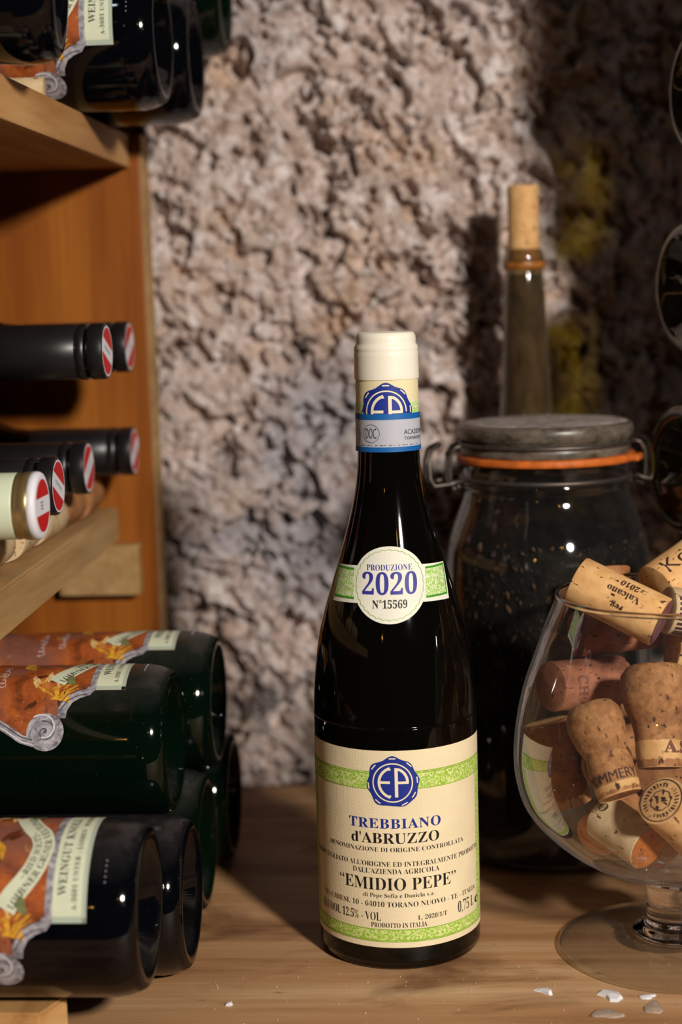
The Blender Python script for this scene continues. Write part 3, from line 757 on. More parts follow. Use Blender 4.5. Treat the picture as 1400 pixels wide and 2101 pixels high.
# front batten: lies a little askew, near end higher
bt = bmesh.new(); P0, P1 = Vector((-.1768, .2205, .1698)), Vector((-.1700, -.250, .1668)); ax = (P1-P0)
v8 = []
for p, hh in ((P0, .0207), (P1, .0239)):
    for dx, dz in ((0, 0), (-.028, 0), (-.028, hh), (0, hh)): v8.append(bt.verts.new(p+Vector((dx, 0, dz))))
for f in ((0, 1, 2, 3), (7, 6, 5, 4), (0, 4, 5, 1), (1, 5, 6, 2), (2, 6, 7, 3), (3, 7, 4, 0)): bt.faces.new([v8[i] for i in f])
bmesh.ops.recalc_face_normals(bt, faces=bt.faces); bmesh.ops.bevel(bt, geom=bt.edges[:], offset=.0012, segments=2, affect='EDGES')
rpart('neck_batten', bt, M['tan_board'], 'sanded tan batten under the bottle necks')
# low foot board that the nearest bottle lies on
fb = bmesh.new(); c4 = [(-.1474, -.1320), (-.1397, -.1141), (-.60, -.1035), (-.60, -.1300)]
lo_ = [fb.verts.new((x, y, 0.0)) for x, y in c4]; hi_ = [fb.verts.new((x, y, .0213)) for x, y in c4]
fb.faces.new(lo_[::-1]); fb.faces.new(hi_)
for i in range(4): fb.faces.new((lo_[i], lo_[(i+1) % 4], hi_[(i+1) % 4], hi_[i]))
bmesh.ops.recalc_face_normals(fb, faces=fb.faces); bmesh.ops.bevel(fb, geom=fb.edges[:], offset=.0010, segments=2, affect='EDGES')
rpart('foot_board', fb, M['pine_y'])

# ------------------------------------------------------------------ capped bottles: necks over the batten
M['black_cap'] = plain('matt_black_screwcap', (24, 23, 25), 0.38, 0.5, var=.15, vscale=60)
M['cap_red'] = plain('seal_red', (196, 14, 16), 0.5); M['cap_pale'] = plain('seal_white', (226, 226, 234), 0.5)
M['mint_cap'] = plain('mint_sleeve', (206, 216, 188), 0.4, 0.5); M['gold_cap'] = plain('gold_band', (168, 146, 100), 0.32, 0.5, 0.75); M['ink'] = M['ink_grey']
SCREW = [(.0139, .0), (.0142, .0005), (.0142, .030), (.0141, .046), (.0139, .0462), (.0139, .0472), (.0143, .0476), (.0144, .0500), (.0141, .0506), (.0138, .0514), (.01385, .0530), (.0143, .0536), (.0143, .0590), (.0139, .0603), (.0130, .0607), (0, .0607)]
def neck_body():
    pr = [(0, .018), (.012, .016), (.024, .004), (.030, .0), (.034, .001), (.0368, .006), (.0370, .012), (.0370, .175), (.0362, .19), (.033, .207), (.0265, .225), (.0195, .240), (.0150, .252), (.0139, .262), (.0139, .318), (0, .318)]
    return pr
NB_LEN = .3205
nb_me = from_bm('glass_body', lathe_bm(neck_body(), 64), M['bottle_black']).data
bpy.data.objects.remove(bpy.data.objects[[o.name for o in bpy.data.objects if o.data == nb_me][0]])
def neck_rot(psi): return (Matrix.Rotation(PI/2, 4, 'Y') @ Matrix.Rotation(psi, 4, 'Z')).to_quaternion()
def half_moon(r, h, n=20):
    a0 = math.asin(h/r); return [(r*math.cos(a), r*math.sin(a)) for a in np.linspace(a0, PI-a0, n)]
def cap_end(parent, z, r, ring=False):
    fl = lambda off: (lambda u, v: Vector((u, v, z+off)))
    d = decal('cap_seal', poly_mesh2d([circle(0, 0, r, 48)]), fl(.00006), M['cap_pale'], parent); d['label'] = 'red and white striped seal disc'
    rr_ = r*.93
    decal('red_field', join2d([poly_mesh2d([half_moon(rr_, r*.30)]), poly_mesh2d([[(a, -b) for a, b in half_moon(rr_, r*.30)]])]), fl(.00012), M['cap_red'], d)
    return d, fl
def capped(label, y, z, psi, xend=-.155):
    o = thing('capped_wine_bottle', label, 'bottle', (xend-.3230, y, z), neck_rot(psi), 'capped bottles lying with their necks out of the rack')
    return o
cb0 = capped('black capped bottle in the upper pair, nearer, large cap end', .050, .2922, R(-112), -.1435)
link('glass_body', nb_me, [], cb0)
c_me = lathe_bm([(r, z+.2623) for r, z in SCREW], 72)
cap0 = from_bm('screw_cap', c_me, M['black_cap'], cb0, angle=R(45)); cap0['label'] = 'long black screw cap'
d0, fl0 = cap_end(cb0, .3230, .0128)
decal('lettering', text2d('ÖSTERREICH', .0014, .0130, cx=0, base=-.0012, use_serif=False), fl0(.00012), M['ink'], d0)
def cap_copy(label, y, z, psi, xend):
    return dup(cb0, label, (xend-.3230, y, z), neck_rot(psi))
cap_copy('black capped bottle in the upper pair, farther, partly hidden cap', .142, .2915, R(-62), -.1498)
cap_copy('black capped bottle of the lower row deepest in the rack beside the panel', .1800, .2290, R(-62), -.1570)
cap_copy('black capped bottle second deepest of the lower row', .0930, .2285, R(-60), -.1655)
cap_copy('black capped bottle next to the pale green and gold one', .0040, .2290, R(-116), -.1610)
cg = capped('pale green and gold capped bottle at the near end of the lower row', -.0720, .2291, R(90), -.1500)
link('glass_body', nb_me, [], cg)
K = 1.03
sl = from_bm('cap_sleeve', lathe_bm([(.0139*K, .2600), (.0143*K, .2605), (.0143*K, .3118), (.0140*K, .3126), (.0138*K, .3126)], 72), M['mint_cap'], cg); sl['label'] = 'mint green sleeve'
gb = from_bm('gold_band', lathe_bm([(.0138*K, .3124), (.0144*K, .3128), (.0141*K, .3142), (.0142*K, .3150), (.0146*K, .3162), (.0147*K, .3188), (.0143*K, .3194)], 72), M['gold_cap'], cg); gb['label'] = 'brushed gold band'
wc = from_bm('cap_top', lathe_bm([(.0142*K, .3192), (.0147*K, .3195), (.0146*K, .3214), (.0140*K, .3226), (.0128*K, .3230), (0, .3230)], 72), M['cap_pale'], cg); wc['label'] = 'white cap top'
d1, fl1 = cap_end(cg, .3230, .0126)
decal('lettering', join2d([poly_mesh2d([rect(-.0035+.0011*i, -.0035+.0011*i+.0008, v, v+.0007)]) for i in range(4) for v in (-.0016, -.0002, .0012)]), fl1(.00012), M['ink'], d1)

# ------------------------------------------------------------------ corks
M['cork'] = cork_mat('natural_cork', (226, 180, 122), (198, 146, 90))
M['cork_pale'] = cork_mat('pale_cork', (214, 188, 150), (188, 158, 118), (96, 70, 46))
M['cork_brown'] = cork_mat('brown_cork', (178, 124, 78), (134, 84, 48))
M['cork_red'] = cork_mat('wine_stained_cork', (168, 110, 82), (122, 72, 54))
M['cork_agglo'] = cork_mat('agglomerated_cork', (192, 138, 88), (124, 78, 44), agglomerate=True)
M['stain'] = cork_mat('wine_stain', (132, 84, 88), (96, 56, 62), (70, 34, 40))
M['stain_orange'] = cork_mat('orange_cork_end', (190, 112, 48), (140, 72, 26))
M['cork_ink'] = plain('faded_cork_ink', (66, 44, 36), 0.7)
M['cork_ink_red'] = plain('reddish_cork_ink', (120, 70, 56), 0.7)

def axis_frame(a, b):
    """rotation taking +Z along a->b with local -Y turned to the room's front"""
    z = (Vector(b)-Vector(a)).normalized(); to = (CAM-(Vector(a)+Vector(b))/2).normalized()
    y = -(to - z*to.dot(z)).normalized(); x = y.cross(z)
    return Matrix((x, y, z)).transposed().to_quaternion()
def cork_prof(L, r):
    c = .0008; return [(0, 0), (r-c, 0), (r-.0002, .0003), (r, c), (r*.995, L*.25), (r*.985, L*.5), (r*.995, L*.75), (r, L-c), (r-.0002, L-.0003), (r-c, L), (0, L)]
def champ_prof(L):
    return [(0, 0), (.0100, 0), (.0104, .0006), (.0106, .008), (.0110, .016), (.0122, .0215), (.0146, .0270), (.0160, .0325), (.0164, .0380), (.0158, .0425), (.0130, L-.0010), (.0105, L), (0, L+.0003)]
GC = 'corks heaped in the goblet'
def cork(name, label, a, b, r=.0117, mat='cork', prof=None, group=GC):
    L = (Vector(b)-Vector(a)).length
    o = from_bm(name, lathe_bm(prof(L) if prof else cork_prof(L, r), 40), M[mat], angle=R(40))
    # shallow irregularities of the bark
    for v in o.data.vertices:
        n = math.sin(v.co.x*900+1.3)*math.sin(v.co.y*760+.4)*math.sin(v.co.z*520+2)
        if v.co.x or v.co.y: v.co.x *= 1+.012*n; v.co.y *= 1+.012*n
    o.rotation_mode = 'QUATERNION'; o.rotation_quaternion = axis_frame(a, b); o.location = a
    tag(o, label, 'cork', group); return o, L
def end_disc(o, z, r, mat, flip=False, off=.00015):
    s = -1 if flip else 1
    return decal('end_face', poly_mesh2d([circle(0, 0, r, 32)]), (lambda u, v: Vector((u*s, v, z+s*off))), mat, o)
def axial(r, ang=-PI/2, off=.0004, rev=False, z0=0.0):
    """text runs along the axis; rev: towards -z"""
    def f(u, v):
        k = -1 if rev else 1; a = ang + k*(-v)/r
        return Vector(((r+off)*math.cos(a), (r+off)*math.sin(a), z0+k*u))
    return f

o, L = cork('wine_cork', 'light wine cork with printed script lying across the goblet rim', (.0874, -.0111, .1806), (.1249, -.0260, .1631), .0121)
decal('lettering', join2d([text2d('Valcano', .0030, .0165, left=-.033, base=-.0055, thin=0), text2d('2010', .0030, .0090, left=-.0300, base=-.0112, thin=0), text2d('reg.', .0026, .0070, left=-.0275, base=.0012, thin=.0)]), axial(.0121, -PI/2, rev=True), M['cork_ink'], o, step=None)
end_disc(o, L, .0114, M['stain'])
o, L = cork('wine_cork', 'cork with purple wine-stained end standing behind the printed one at the rim', (.1102, .0412, .1352), (.1075, .0526, .1756), .0116, 'cork_brown')
end_disc(o, L, .0108, M['stain'])
o, L = cork('wine_cork', 'cork with large handwritten style print poking out highest over the right rim', (.1276, .0153, .1715), (.1601, .0396, .1883), .0121)
decal('lettering', join2d([text2d('Kobal', .0074, .0330, left=.004, base=-.0010, thin=-.006, use_serif=False)]), axial(.0121, -PI/2-.25), M['cork_ink'], o, step=None)
o, L = cork('wine_cork', 'pale cork wedged between the two printed corks at the rim', (.1289, .0464, .1668), (.1515, .0425, .1317), .0117, 'cork_pale')
o, L = cork('wine_cork', 'cork with dark printed stripes just below the rim', (.1298, -.0062, .1650), (.1697, .0042, .1566), .0114, 'cork_pale')
decal('printed_stripes', join2d([poly_mesh2d([rect(.002, .010, -.010+i*.0024, -.0088+i*.0024)]) for i in range(9)]), axial(.0114, -PI/2+.3), M['cork_ink'], o)
cork('wine_cork', 'wine cork lying inside the goblet just under the striped one', (.1345, .0095, .1418), (.1747, .0167, .1318), .0115, 'cork')
o, L = cork('champagne_cork', 'large mushroom-shaped champagne cork upright in the goblet, lettering at its foot', (.1224, -.0410, .0985), (.1219, -.0245, .1427), mat='cork_agglo', prof=champ_prof)
from_bm('natural_disc', lathe_bm([(.0098, -.0003), (.0102, .0003), (.01075, .0060), (.01085, .0115), (.0108, .0120)], 40), M['cork'], o)['label'] = 'smooth natural cork foot'
decal('lettering', text2d('A.S', .0052, .0140, cx=.0092, base=.0062, thin=.01), cyl_map(.0111), M['cork_ink_red'], o, step=.002)
o, L = cork('champagne_cork', 'slimmer tilted champagne cork left of the large one, capital letters round its foot', (.1026, -.0562, .0902), (.0907, -.0366, .1272), mat='cork_agglo', prof=lambda L: [(r*(.80 if z > .02 else .97), z*L/.0475) for r, z in champ_prof(.0475)])
from_bm('natural_disc', lathe_bm([(.0096, -.0003), (.0100, .0003), (.01035, .0045), (.0104, .0050)], 40), M['cork'], o)['label'] = 'smooth natural cork foot'
decal('lettering', text2d('POMMERY', .0042, .0275, cx=-.0010, base=.0058, thin=.0, use_serif=False), cyl_map(.0104), M['cork_ink'], o, step=.002)
o, L = cork('wine_cork', 'reddish cork lying level against the left inner side of the goblet', (.0749, -.0057, .1284), (.1098, .0176, .1259), .0121, 'cork_red')
decal('lettering', text2d('CH', .0055, .0100, left=-.0040, base=.0080, thin=-.004), cyl_map(.0121), M['cork_ink_red'], o)
cork('wine_cork', 'brown cork lying behind glass just under the rim at the back', (.0885, .0139, .1492), (.1283, .0270, .1511), .0112, 'cork_red')
o, L = cork('wine_cork', 'cork standing on end at the left inside the goblet, its round top showing', (.0830, -.0029, .0688), (.0726, .0031, .1090), .0118, 'cork_brown')
end_disc(o, L, .0100, M['cork'])
o, L = cork('wine_cork', 'dark cork showing its round printed end behind the tilted champagne cork', (.0998, -.0204, .0939), (.1050, .0202, .0844), .0117, 'cork_brown')
decal('end_ring', poly_mesh2d([circle(0, 0, .0100, 32), circle(0, 0, .0094, 32)]), (lambda u, v: Vector((-u, v, -.0003))), M['cork_ink'], o)
o, L = cork('wine_cork', 'small orange-tinted cork low at the left in the goblet', (.0965, -.0120, .0572), (.1150, .0240, .0640), .0112, 'cork_brown')
end_disc(o, 0, .0104, M['stain_orange'], True)
o, L = cork('wine_cork', 'cork with bright orange end at the bottom of the goblet', (.0984, -.0175, .0680), (.1169, -.0395, .0600), .0112, 'cork_pale')
end_disc(o, L, .0106, M['stain_orange']); decal('lettering', text2d('YO', .0042, .0090, left=-.002, base=.006, thin=-.004), axial(.0112, -PI/2+.4), M['cork_ink'], o)
o, L = cork('wine_cork', 'cork at lower right facing out with a round stamp on its end', (.1208, -.0570, .0880), (.1428, -.0336, .0609), .0118, 'cork')
st_ = [poly_mesh2d([circle(0, 0, .0106, 40), circle(0, 0, .0101, 40)]), poly_mesh2d([circle(0, 0, .0052, 30, .0003, 9), circle(0, 0, .0048, 30, .0003, 9)])]
rnd = random.Random(2)
for i in range(30):
    a = 2*PI*i/30+rnd.uniform(-.03, .03); r0, r1 = .0066+rnd.uniform(0, .0006), .0090-rnd.uniform(0, .0006)
    if i % 15 in (0, 1): continue
    st_.append(poly_mesh2d([stroke([(r0*math.cos(a), r0*math.sin(a)), (r1*math.cos(a+.05), r1*math.sin(a+.05))], rnd.uniform(.0003, .0009))]))
for i in range(14): st_.append(poly_mesh2d([blob(rnd.uniform(-.0042, .0042), rnd.uniform(-.0042, .0042), .0005, .0011, rnd.uniform(0, 3), 100+i, 10)]))
decal('end_stamp', join2d(st_), (lambda u, v: Vector((-u, v, -.0003))), M['cork_ink'], o)
decal('lettering', text2d('RO', .0045, .0120, left=.020, base=.002, thin=0), axial(.0118, -PI/2-.2), M['cork_ink'], o)
for i, (a, b, mt) in enumerate([((.1118, .0458, .1111), (.1537, .0461, .1124), 'cork_brown'), ((.0999, .0374, .0809), (.1391, .0498, .0892), 'cork_brown'), ((.1256, .0049, .0830), (.1478, .0383, .0707), 'cork_brown'),
                             ((.1492, .0086, .1197), (.1676, .0099, .0819), 'cork'), ((.1581, -.0195, .0855), (.1583, .0080, .0538), 'cork'), ((.1215, -.0180, .0538), (.1395, .0199, .0538), 'cork_brown')]):
    cork('wine_cork', ['shadowed cork lying level at the back of the goblet, upper one', 'shadowed cork lying level at the back of the goblet, lower one', 'dark cork in the middle of the heap under the large champagne cork',
                       'cork standing at the far right inside the goblet', 'tilted cork low at the far right inside the goblet', 'brown cork flat on the floor of the goblet behind the orange end'][i], a, b, .0114, mt)

# corks wedged between the necks on the batten, and one on the top shelf
GW = 'corks wedging the bottles in the rack'
for i, (lab_, y) in enumerate((('split pale cork on the batten at the near end of the wedge row', -.118), ('split pale cork on the batten right under the pale green capped neck', -.068),
                ('pale cork on the batten between the pale green neck and the next black one', -.020), ('worn pale cork on the batten under the second black neck', .030), ('greyish cork on the batten, third from the side panel', .079), ('brownish cork on the batten, second from the side panel', .129), ('dark brown cork on the batten nearest the side panel', .180))):
    x = -.1925+.0015*math.sin(i*2.3); a = Vector((x, y-.0215, .1906+.0117)); b = Vector((x+.002*math.sin(i*1.7), y+.0225, .1906+.0117))
    cork('wedge_cork', lab_, a, b, .0116, 'cork_pale' if i < 5 else 'cork_brown', group=GW)
cork('wedge_cork', 'white worn cork lying on the top shelf under the labelled bottle', (-.206, .058, .4238), (-.1715, .0615, .4238), .0066, 'cork_pale', group=GW)

# ------------------------------------------------------------------ brandy goblet
GX, GY = .1327, -.0115
gob = thing('brandy_goblet', 'large clear glass goblet filled with corks on the right', 'glass', (GX, GY, 0))
bowl = smooth_prof([(.0, .0385), (.0120, .0390), (.0265, .0408), (.0449, .0476), (.0609, .0597), (.0708, .0717), (.0748, .0837), (.0760, .0957), (.0752, .1076), (.0733, .1194), (.0704, .1312), (.0662, .143), (.0620, .1547), (.0575, .1663), (.0546, .1735)], 4)
M['clear_glass'] = thin_glass('clear_goblet_glass', (.97, .98, .98), 0.032, (.66, .72, .80), 1.0, power=2.6, film=15.0)  # bluish film paints the bright edge reflection onto the bowl
from_bm('bowl', lathe_bm(bowl, 128), M['clear_glass'], gob)
rim = [(.0546+.0013*math.cos(R(a)), .1735+.0013*math.sin(R(a))) for a in range(-80, 281, 30)]
q = N('rim_glass'); q.t.nodes.remove(q.b); g = q.n('ShaderNodeBsdfGlass'); g.inputs['IOR'].default_value = 1.48; g.inputs['Roughness'].default_value = 0.0
q.l(g.outputs[0], q.out.inputs['Surface']); M['solid_glass'] = q.m
from_bm('rim', lathe_bm(rim, 128), M['solid_glass'], gob)
stem = smooth_prof([(.0, .0382), (.0150, .0386), (.0180, .0383), (.0152, .0365), (.0138, .0330), (.0132, .0250), (.0134, .0180), (.0146, .0140), (.0178, .0118), (.0200, .0098), (.0180, .0078), (0, .0070)], 4)
from_bm('stem', lathe_bm(stem[::-1], 64), M['solid_glass'], gob)
M['foot_glass'] = thin_glass('foot_glass', (.80, .79, .74), 0.05, (.55, .52, .48), 0.9, 0.03, 0.12)
foot = [(.0, .0068), (.0190, .0064), (.0400, .0046), (.0545, .0030), (.0556, .0022), (.0553, .0012), (.0540, .0006)]
from_bm('foot', lathe_bm(foot[::-1], 128), M['foot_glass'], gob)

# ------------------------------------------------------------------ clip-top jar
JX, JY = .0823, .1410
jar = thing('storage_jar', 'dusty clip-top glass jar with dark contents and orange seal behind the bottle', 'jar', (JX, JY, 0))
M['jar_glass'] = thin_glass('jar_glass', (.72, .70, .66), 0.05, (.32, .30, .30), 0.9, 0.05, 0.0)
jar_body = smooth_prof([(.0, .0030), (.0400, .0020), (.0520, .0015), (.0560, .0060), (.0575, .0150), (.0580, .100), (.0579, .1377), (.0571, .1656), (.0548, .1795), (.0510, .1906), (.0478, .1985), (.0462, .2040), (.0460, .2075), (.0478, .2095), (.0480, .2120), (.0464, .2140), (.0462, .2190), (.0470, .2215)], 4)
from_bm('glass_body', lathe_bm(jar_body, 128), M['jar_glass'], jar)
lidp = smooth_prof([(.0455, .2266), (.0468, .2270), (.0470, .2306), (.0462, .2326), (.0466, .2346), (.0480, .2362), (.0487, .2395), (.0481, .2424), (.0462, .2437), (.0410, .2440), (.0392, .2438), (.0380, .2437), (0, .2437)], 3)
lq = N('dusty_lid_glass'); n1 = lq.noise(lq.coord((1, 1, 2)), 110, 5, .7)
lq.base(lq.ramp(n1.outputs['Fac'], [(.35, lin((60, 52, 42))), (.65, lin((112, 102, 90)))]).outputs['Color'], .35, .5); M['lid_glass'] = lq.m
ld = from_bm('lid', lathe_bm(lidp, 128), M['lid_glass'], jar); ld['label'] = 'dusty glass lid'
dq = N('grey_dust'); n1 = dq.noise(dq.coord(), 120, 5, .65)
dq.base(dq.ramp(n1.outputs['Fac'], [(.34, lin((120, 110, 104))), (.6, lin((176, 166, 160)))]).outputs['Color'], .95, .1); M['dust'] = dq.m
ds = from_bm('dust_layer', lathe_bm([(.0455, .2440), (.0440, .2443), (.02, .2444), (0, .2444)], 64), M['dust'], ld)
db = bmesh.new(); rnd = random.Random(3)
for i in range(26):
    a, r = rnd.uniform(0, 2*PI), .044*math.sqrt(rnd.random()); s = rnd.uniform(.0004, .0011)
    bmesh.ops.create_icosphere(db, subdivisions=1, radius=s, matrix=Matrix.Translation((r*math.cos(a), r*math.sin(a), .2442+s*.4)) @ Matrix.Scale(.6, 4, (0, 0, 1)))
gr = from_bm('dust_grains', db, plain('dust_grain', (120, 108, 96), .9, var=.4), ld); gr['kind'] = 'stuff'
gk = from_bm('rubber_seal', lathe_bm([(.0450, .2226), (.0492, .2225), (.0497, .2234), (.0497, .2256), (.0490, .2266), (.0450, .2266)], 96), plain('orange_rubber', (196, 100, 34), .55, .35, var=.25, vscale=160), jar); gk['label'] = 'orange rubber seal'
tab = box_bm((.0470, -.006, .2228), (.0535, .006, .2264), .0008); bmesh.ops.rotate(tab, verts=tab.verts, matrix=Matrix.Rotation(R(-18), 3, 'Z'))
from_bm('seal_tab', tab, gk.data.materials[0], gk, smooth=False)
# contents: dark and lumpy, pressed against the glass
cont = lathe_bm(smooth_prof([(.0, .006), (.050, .006), (.0555, .016), (.0562, .100), (.0560, .150), (.0548, .168), (.0530, .178), (.042, .180), (.0, .181)], 6), 96)
for v in cont.verts:
    if v.co.z > .02:
        k = 1-.030*max(0, math.sin(v.co.x*310+v.co.z*240)*math.sin(v.co.y*290)*math.sin(v.co.z*260)); v.co.x *= k; v.co.y *= k
        if v.co.z > .172: v.co.z += .003*math.sin(v.co.x*300)*math.sin(v.co.y*260)
cq = N('dark_contents'); n1 = cq.noise(cq.coord(), 60, 6, .7); n2 = cq.noise(cq.coord((1, 1, .8)), 190, 4, .6)
c = cq.ramp(n1.outputs['Fac'], [(.4, lin((6, 5, 5))), (.72, lin((20, 16, 14)))]).outputs['Color']
cq.base(c, .7, .3); cq.bump(n2.outputs['Fac'], .8, .003)
from_bm('contents', cont, cq.m, jar)['label'] = 'nearly black contents'
# pale residue flecks clinging to the inside of the glass
fl = bmesh.new(); rnd = random.Random(8)
for i in range(420):
    a = rnd.uniform(R(185), R(355)); z = .10+.082*rnd.random()**.7; s = rnd.uniform(.0002, .0008)*(1 if rnd.random() < .85 else 1.9)
    rr_ = np.interp(z, [p[1] for p in jar_body[8:]], [p[0] for p in jar_body[8:]])-.0006
    mt = Matrix.Translation((rr_*math.cos(a), rr_*math.sin(a), z)) @ Matrix.Rotation(a, 4, 'Z') @ Matrix.Rotation(rnd.uniform(-.8, .8), 4, 'X') @ Matrix.Diagonal((.2, rnd.uniform(.5, 1.3), rnd.uniform(.7, 2.6), 1))
    bmesh.ops.create_icosphere(fl, subdivisions=1, radius=s, matrix=mt)
for v in fl.verts: v.co.z += rnd.uniform(-.0004, .0004); v.co.x += rnd.uniform(-.0002, .0002)
f_ = from_bm('residue_flecks', fl, plain('residue', (112, 86, 64), .85, var=.5, vscale=500), jar); f_['kind'] = 'stuff'
# wire bail
M['wire'] = plain('old_steel_wire', (92, 84, 78), .42, .5, .7, var=.25)
def ring_pts(r, z, n=72, a0=0, a1=360): return [(r*math.cos(R(a0+(a1-a0)*i/n)), r*math.sin(R(a0+(a1-a0)*i/n)), z) for i in range(n+1)]
wb = tube_bm(ring_pts(.0475, .2328, 72, -176, 4), .0013)
tube_bm(ring_pts(.0475, .2328, 60, 4, 184), .0013, bm=wb)
o = from_bm('lid_wire', wb, M['wire'], jar)
wn = tube_bm(ring_pts(.0470, .2138, 90)[:-1], .0013, closed=True); from_bm('neck_wire', wn, M['wire'], jar)
def clasp(s):
    """lever loops on one side of the jar; s = -1 left, +1 right"""
    b = bmesh.new()
    for y in (-.007, .007):
        tube_bm([(s*.0468, y, .2330), (s*.0520, y, .2315), (s*.0545, y, .2270), (s*.0550, y, .2190), (s*.0548, y, .2125), (s*.0530, y, .2085), (s*.0505, y, .2100)], .0012, bm=b)
    tube_bm([(s*.0505, -.009, .2100), (s*.0505, .009, .2100)], .0015, bm=b)
    from_bm('clasp_loop', b, M['wire'], jar)
    b = bmesh.new()
    lp = [(s*.0480, -.012, .2140), (s*.0560, -.012, .2120), (s*.0640, -.012, .2110), (s*.0665, -.011, .2150), (s*.0668, -.010, .2230), (s*.0650, -.008, .2305), (s*.0600, -.004, .2335), (s*.0600, .004, .2335), (s*.0650, .008, .2305), (s*.0668, .010, .2230), (s*.0665, .011, .2150), (s*.0640, .012, .2110), (s*.0560, .012, .2120), (s*.0480, .012, .2140)]
    if s > 0: lp = [(.0480+(x-.0480)*.55, y, z) for x, y, z in lp]
    tube_bm(lp, .0012, bm=b); from_bm('clasp_lever', b, M['wire'], jar)
for ch0 in (-1, 1): clasp(ch0)
for c_ in jar.children:
    if c_.name.startswith('clasp'): c_.rotation_euler = (0, 0, R(8))

# ------------------------------------------------------------------ tall slim bottle at the wall
TX, TY = .0760, .2330
tall = thing('corked_bottle', 'slim old bottle with a cork pushed half in, standing behind the jar', 'bottle', (TX, TY, 0))
M['old_glass'] = thin_glass('grimy_old_glass', (.55, .47, .30), 0.22, (.34, .27, .17), 1.0, 0.06, 0.25)
from_bm('glass_body', lathe_bm(smooth_prof([(.0, .004), (.028, .002), (.032, .004), (.034, .010), (.034, .120), (.0325, .145), (.0280, .175), (.0225, .205), (.0180, .228), (.0155, .250), (.0138, .285), (.0125, .315), (.0112, .328), (.0112, .3300), (.0124, .3312), (.0124, .3362), (.0116, .3385), (.0108, .3410), (.0096, .3412)], 4), 64), M['old_glass'], tall)
from_bm('lip_ring', lathe_bm([(.0115, .3290), (.0128, .3300), (.0128, .3330), (.0118, .3345)], 48), plain('amber_grime', (150, 92, 34), .4, .5, var=.5, vscale=300), tall)
from_bm('stopper', lathe_bm(cork_prof(.050, .0095), 40), M['cork'], tall, angle=R(40)).location = (0, 0, .3290)
fillp = [(0, .006), (.030, .007), (.032, .012), (.0325, .118), (.031, .144), (.0265, .174), (.021, .204), (.0165, .228), (.0140, .250), (.0124, .285), (.0112, .314), (.0100, .326), (0, .3265)]  # filling carried up into the neck so the cast shadow stays unbroken
fq = N('murky_liquid'); n1 = fq.noise(fq.coord((1, 1, .25)), 110, 4, .6)
fq.base(fq.ramp(n1.outputs['Fac'], [(.38, lin((34, 22, 12))), (.55, lin((96, 72, 44))), (.7, lin((120, 104, 74)))]).outputs['Color'], .6, .3)
from_bm('sediment_and_shade_fill', lathe_bm(fillp, 48), fq.m, tall)

# ------------------------------------------------------------------ bottles in the dark on the right, bases towards the room
M['olive_glass'] = thin_glass('olive_bottle_glass', (.40, .36, .07), 0.03, (.10, .09, .06), 1.0, 0.05)
RA = R(20)
rrk = thing('bottle_shelf', 'dark shelf on the right carrying three lying bottles, with thickened and added shade boards', 'shelf', (.30, .14, 0))
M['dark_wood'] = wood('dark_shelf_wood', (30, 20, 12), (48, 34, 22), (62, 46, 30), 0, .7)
def r2(bm): bmesh.ops.transform(bm, matrix=Matrix.Translation((-.30, -.14, 0)), verts=bm.verts); return bm
RZ = (.4186, .3160, .2184)
for z in RZ: from_bm('shelf_shade_board', r2(box_bm((.176, .105, z-.0378-.026), (.56, .262, z-.0378), .001)), M['dark_wood'], rrk, smooth=False)  # boards carry the bottles; made thick to close light gaps between them
from_bm('shelf_shade_board', r2(box_bm((.176, .05, .4585), (.56, .262, .72), .001)), M['dark_wood'], rrk, smooth=False)  # unseen block added above the bottles to shade the upper wall
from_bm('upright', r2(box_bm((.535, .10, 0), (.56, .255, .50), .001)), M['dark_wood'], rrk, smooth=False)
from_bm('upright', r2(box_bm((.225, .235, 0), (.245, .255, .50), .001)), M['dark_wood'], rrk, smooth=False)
rb_me = from_bm('glass_body', lathe_bm([(r, z*.92) for r, z in BODY], 96), M['olive_glass']).data
bpy.data.objects.remove(bpy.data.objects[[o.name for o in bpy.data.objects if o.data == rb_me][0]])
rl_me = from_bm('shade_wrap', lathe_bm([(.0377, .032), (.0378, .0325), (.0378, .128), (.0377, .1285)], 64), plain('dark_shade_wrap', (52, 40, 30), .7)).data  # unseen opaque wrap added to stop light passing beyond the bottle's base
rf_me = from_bm('neck_foil', lathe_bm([(.0380, .1400), (.0350, .168), (.0305, .187), (.0245, .206), (.0190, .224), (.0160, .242), (.0152, .262), (.0152, .294), (.0164, .2945), (.0164, .3020), (0, .3030)], 48), M['black_cap']).data  # foil extended over the shoulder, also stopping light through the glass
for d_ in (rl_me, rf_me): bpy.data.objects.remove(bpy.data.objects[[o.name for o in bpy.data.objects if o.data == d_][0]])
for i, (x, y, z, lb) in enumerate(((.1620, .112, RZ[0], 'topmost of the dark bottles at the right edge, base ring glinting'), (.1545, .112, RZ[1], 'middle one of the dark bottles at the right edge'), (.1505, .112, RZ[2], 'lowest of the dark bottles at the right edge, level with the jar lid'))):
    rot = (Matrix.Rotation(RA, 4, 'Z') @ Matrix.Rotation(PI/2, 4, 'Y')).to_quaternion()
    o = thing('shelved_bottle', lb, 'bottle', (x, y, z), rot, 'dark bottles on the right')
    link('glass_body', rb_me, [], o); link('shade_wrap', rl_me, [], o); link('neck_foil', rf_me, [], o)  # unseen wrap, and foil extended over the shoulder, both stopping light

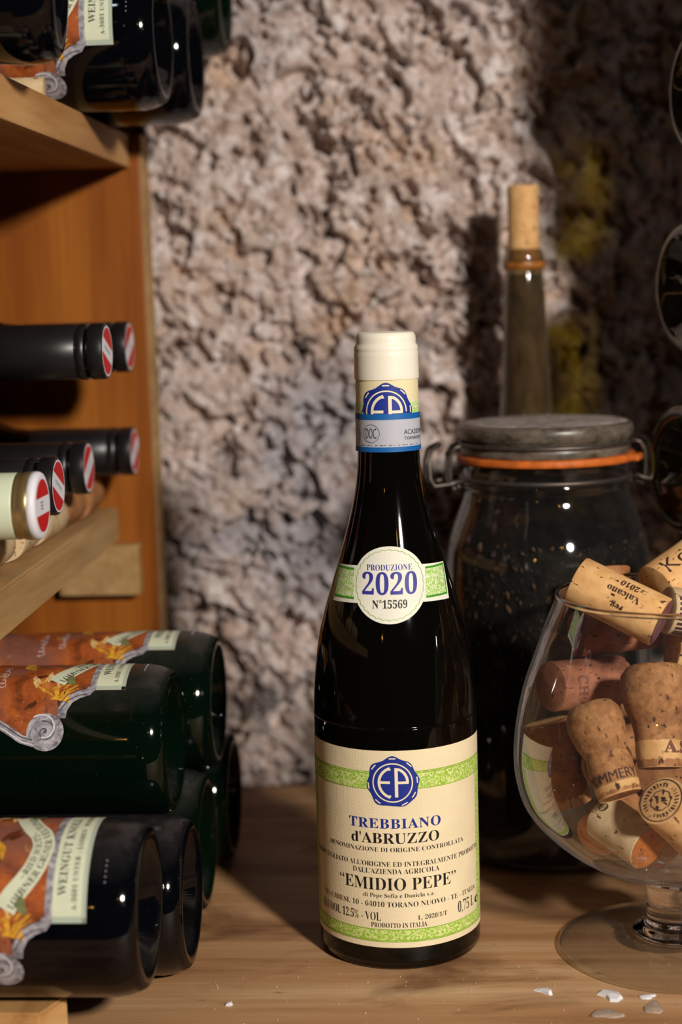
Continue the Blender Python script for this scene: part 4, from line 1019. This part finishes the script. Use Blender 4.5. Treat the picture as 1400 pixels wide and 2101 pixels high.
# ------------------------------------------------------------------ crumbs on the table
def flake(name, label, loc, pts, h, mat, lift=0.0):
    b = bmesh.new(); n = len(pts); cx = sum(p[0] for p in pts)/n; cy = sum(p[1] for p in pts)/n
    lo = [b.verts.new((x, y, 0)) for x, y in pts]; hi = [b.verts.new((cx+(x-cx)*.82, cy+(y-cy)*.82, h*(.75+.25*math.sin(i*2.1))+lift*(x-cx)*.5)) for i, (x, y) in enumerate(pts)]
    top = b.verts.new((cx, cy, h*1.15))
    b.faces.new(lo[::-1])
    for i in range(n):
        k = (i+1) % n; b.faces.new((lo[i], lo[k], hi[k], hi[i])); b.faces.new((hi[i], hi[k], top))
    o = from_bm(name, b, mat, smooth=h < .0012); o.location = loc; tag(o, label, 'flake', 'wax crumbs on the tabletop'); return o
wax = N('white_wax').base(lin((226, 224, 228)), .45, .4); wax.b.inputs['Subsurface Weight'].default_value = .2; wax.b.inputs['Subsurface Radius'].default_value = (.002, .002, .002); M['wax'] = wax.m
M['wax_spot'] = plain('thin_wax_spot', (178, 156, 140), .35, .5, var=.2)
flake('wax_flake', 'grey-white angular wax flake in front of the jar shadow', (.0663, -.0618, 0), [(-.004, .001), (-.0025, .0035), (.001, .004), (.003, .001), (.0045, -.0035), (.003, -.0042), (-.001, -.0005)], .0014, M['wax'], .5)
flake('wax_flake', 'largest white wax flake, in front of the goblet foot', (.0963, -.0671, 0), [(-.006, .002), (-.003, .0055), (.0015, .006), (.005, .003), (.0058, -.002), (.003, -.006), (-.0005, -.0055), (-.002, -.001)], .0016, M['wax'])
flake('wax_flake', 'flat white wax flake tucked under the edge of the goblet foot', (.1128, -.0672, 0), blob(0, 0, .0042, .0028, 0, 2, 12), .0007, M['wax'])
flake('wax_spot', 'thin translucent wax spot nearest the camera', (.0931, -.0848, 0), blob(0, 0, .0066, .0052, .3, 12, 16), .00035, M['wax_spot'])
flake('wax_spot', 'thin double wax spot right of the nearest one', (.1141, -.0788, 0), blob(0, 0, .0062, .0045, .9, 15, 16), .00035, M['wax_spot'])
flake('wax_flake', 'tiny white chip on the bare table between the bottles', (-.0755, -.0764, 0), [(-.0016, -.0008), (.0004, -.001), (.0017, .0006), (.0012, .0014), (-.0006, .0008)], .0014, M['wax'])
cr = bmesh.new(); rnd = random.Random(5)
for i in range(150):
    x, y = rnd.uniform(-.09, .17), rnd.uniform(-.13, -.03)
    if math.hypot(x, y) < .044 or math.hypot(x-GX, y-GY) < .06: continue
    s = rnd.uniform(.00015, .00045); bmesh.ops.create_icosphere(cr, subdivisions=1, radius=s, matrix=Matrix.Translation((x, y, s*.6)))
o = from_bm('crumbs', cr, plain('crumb', (190, 172, 148), .8, var=.4)); o['kind'] = 'stuff'; tag(o, 'fine pale crumbs scattered over the front of the tabletop', 'crumbs')
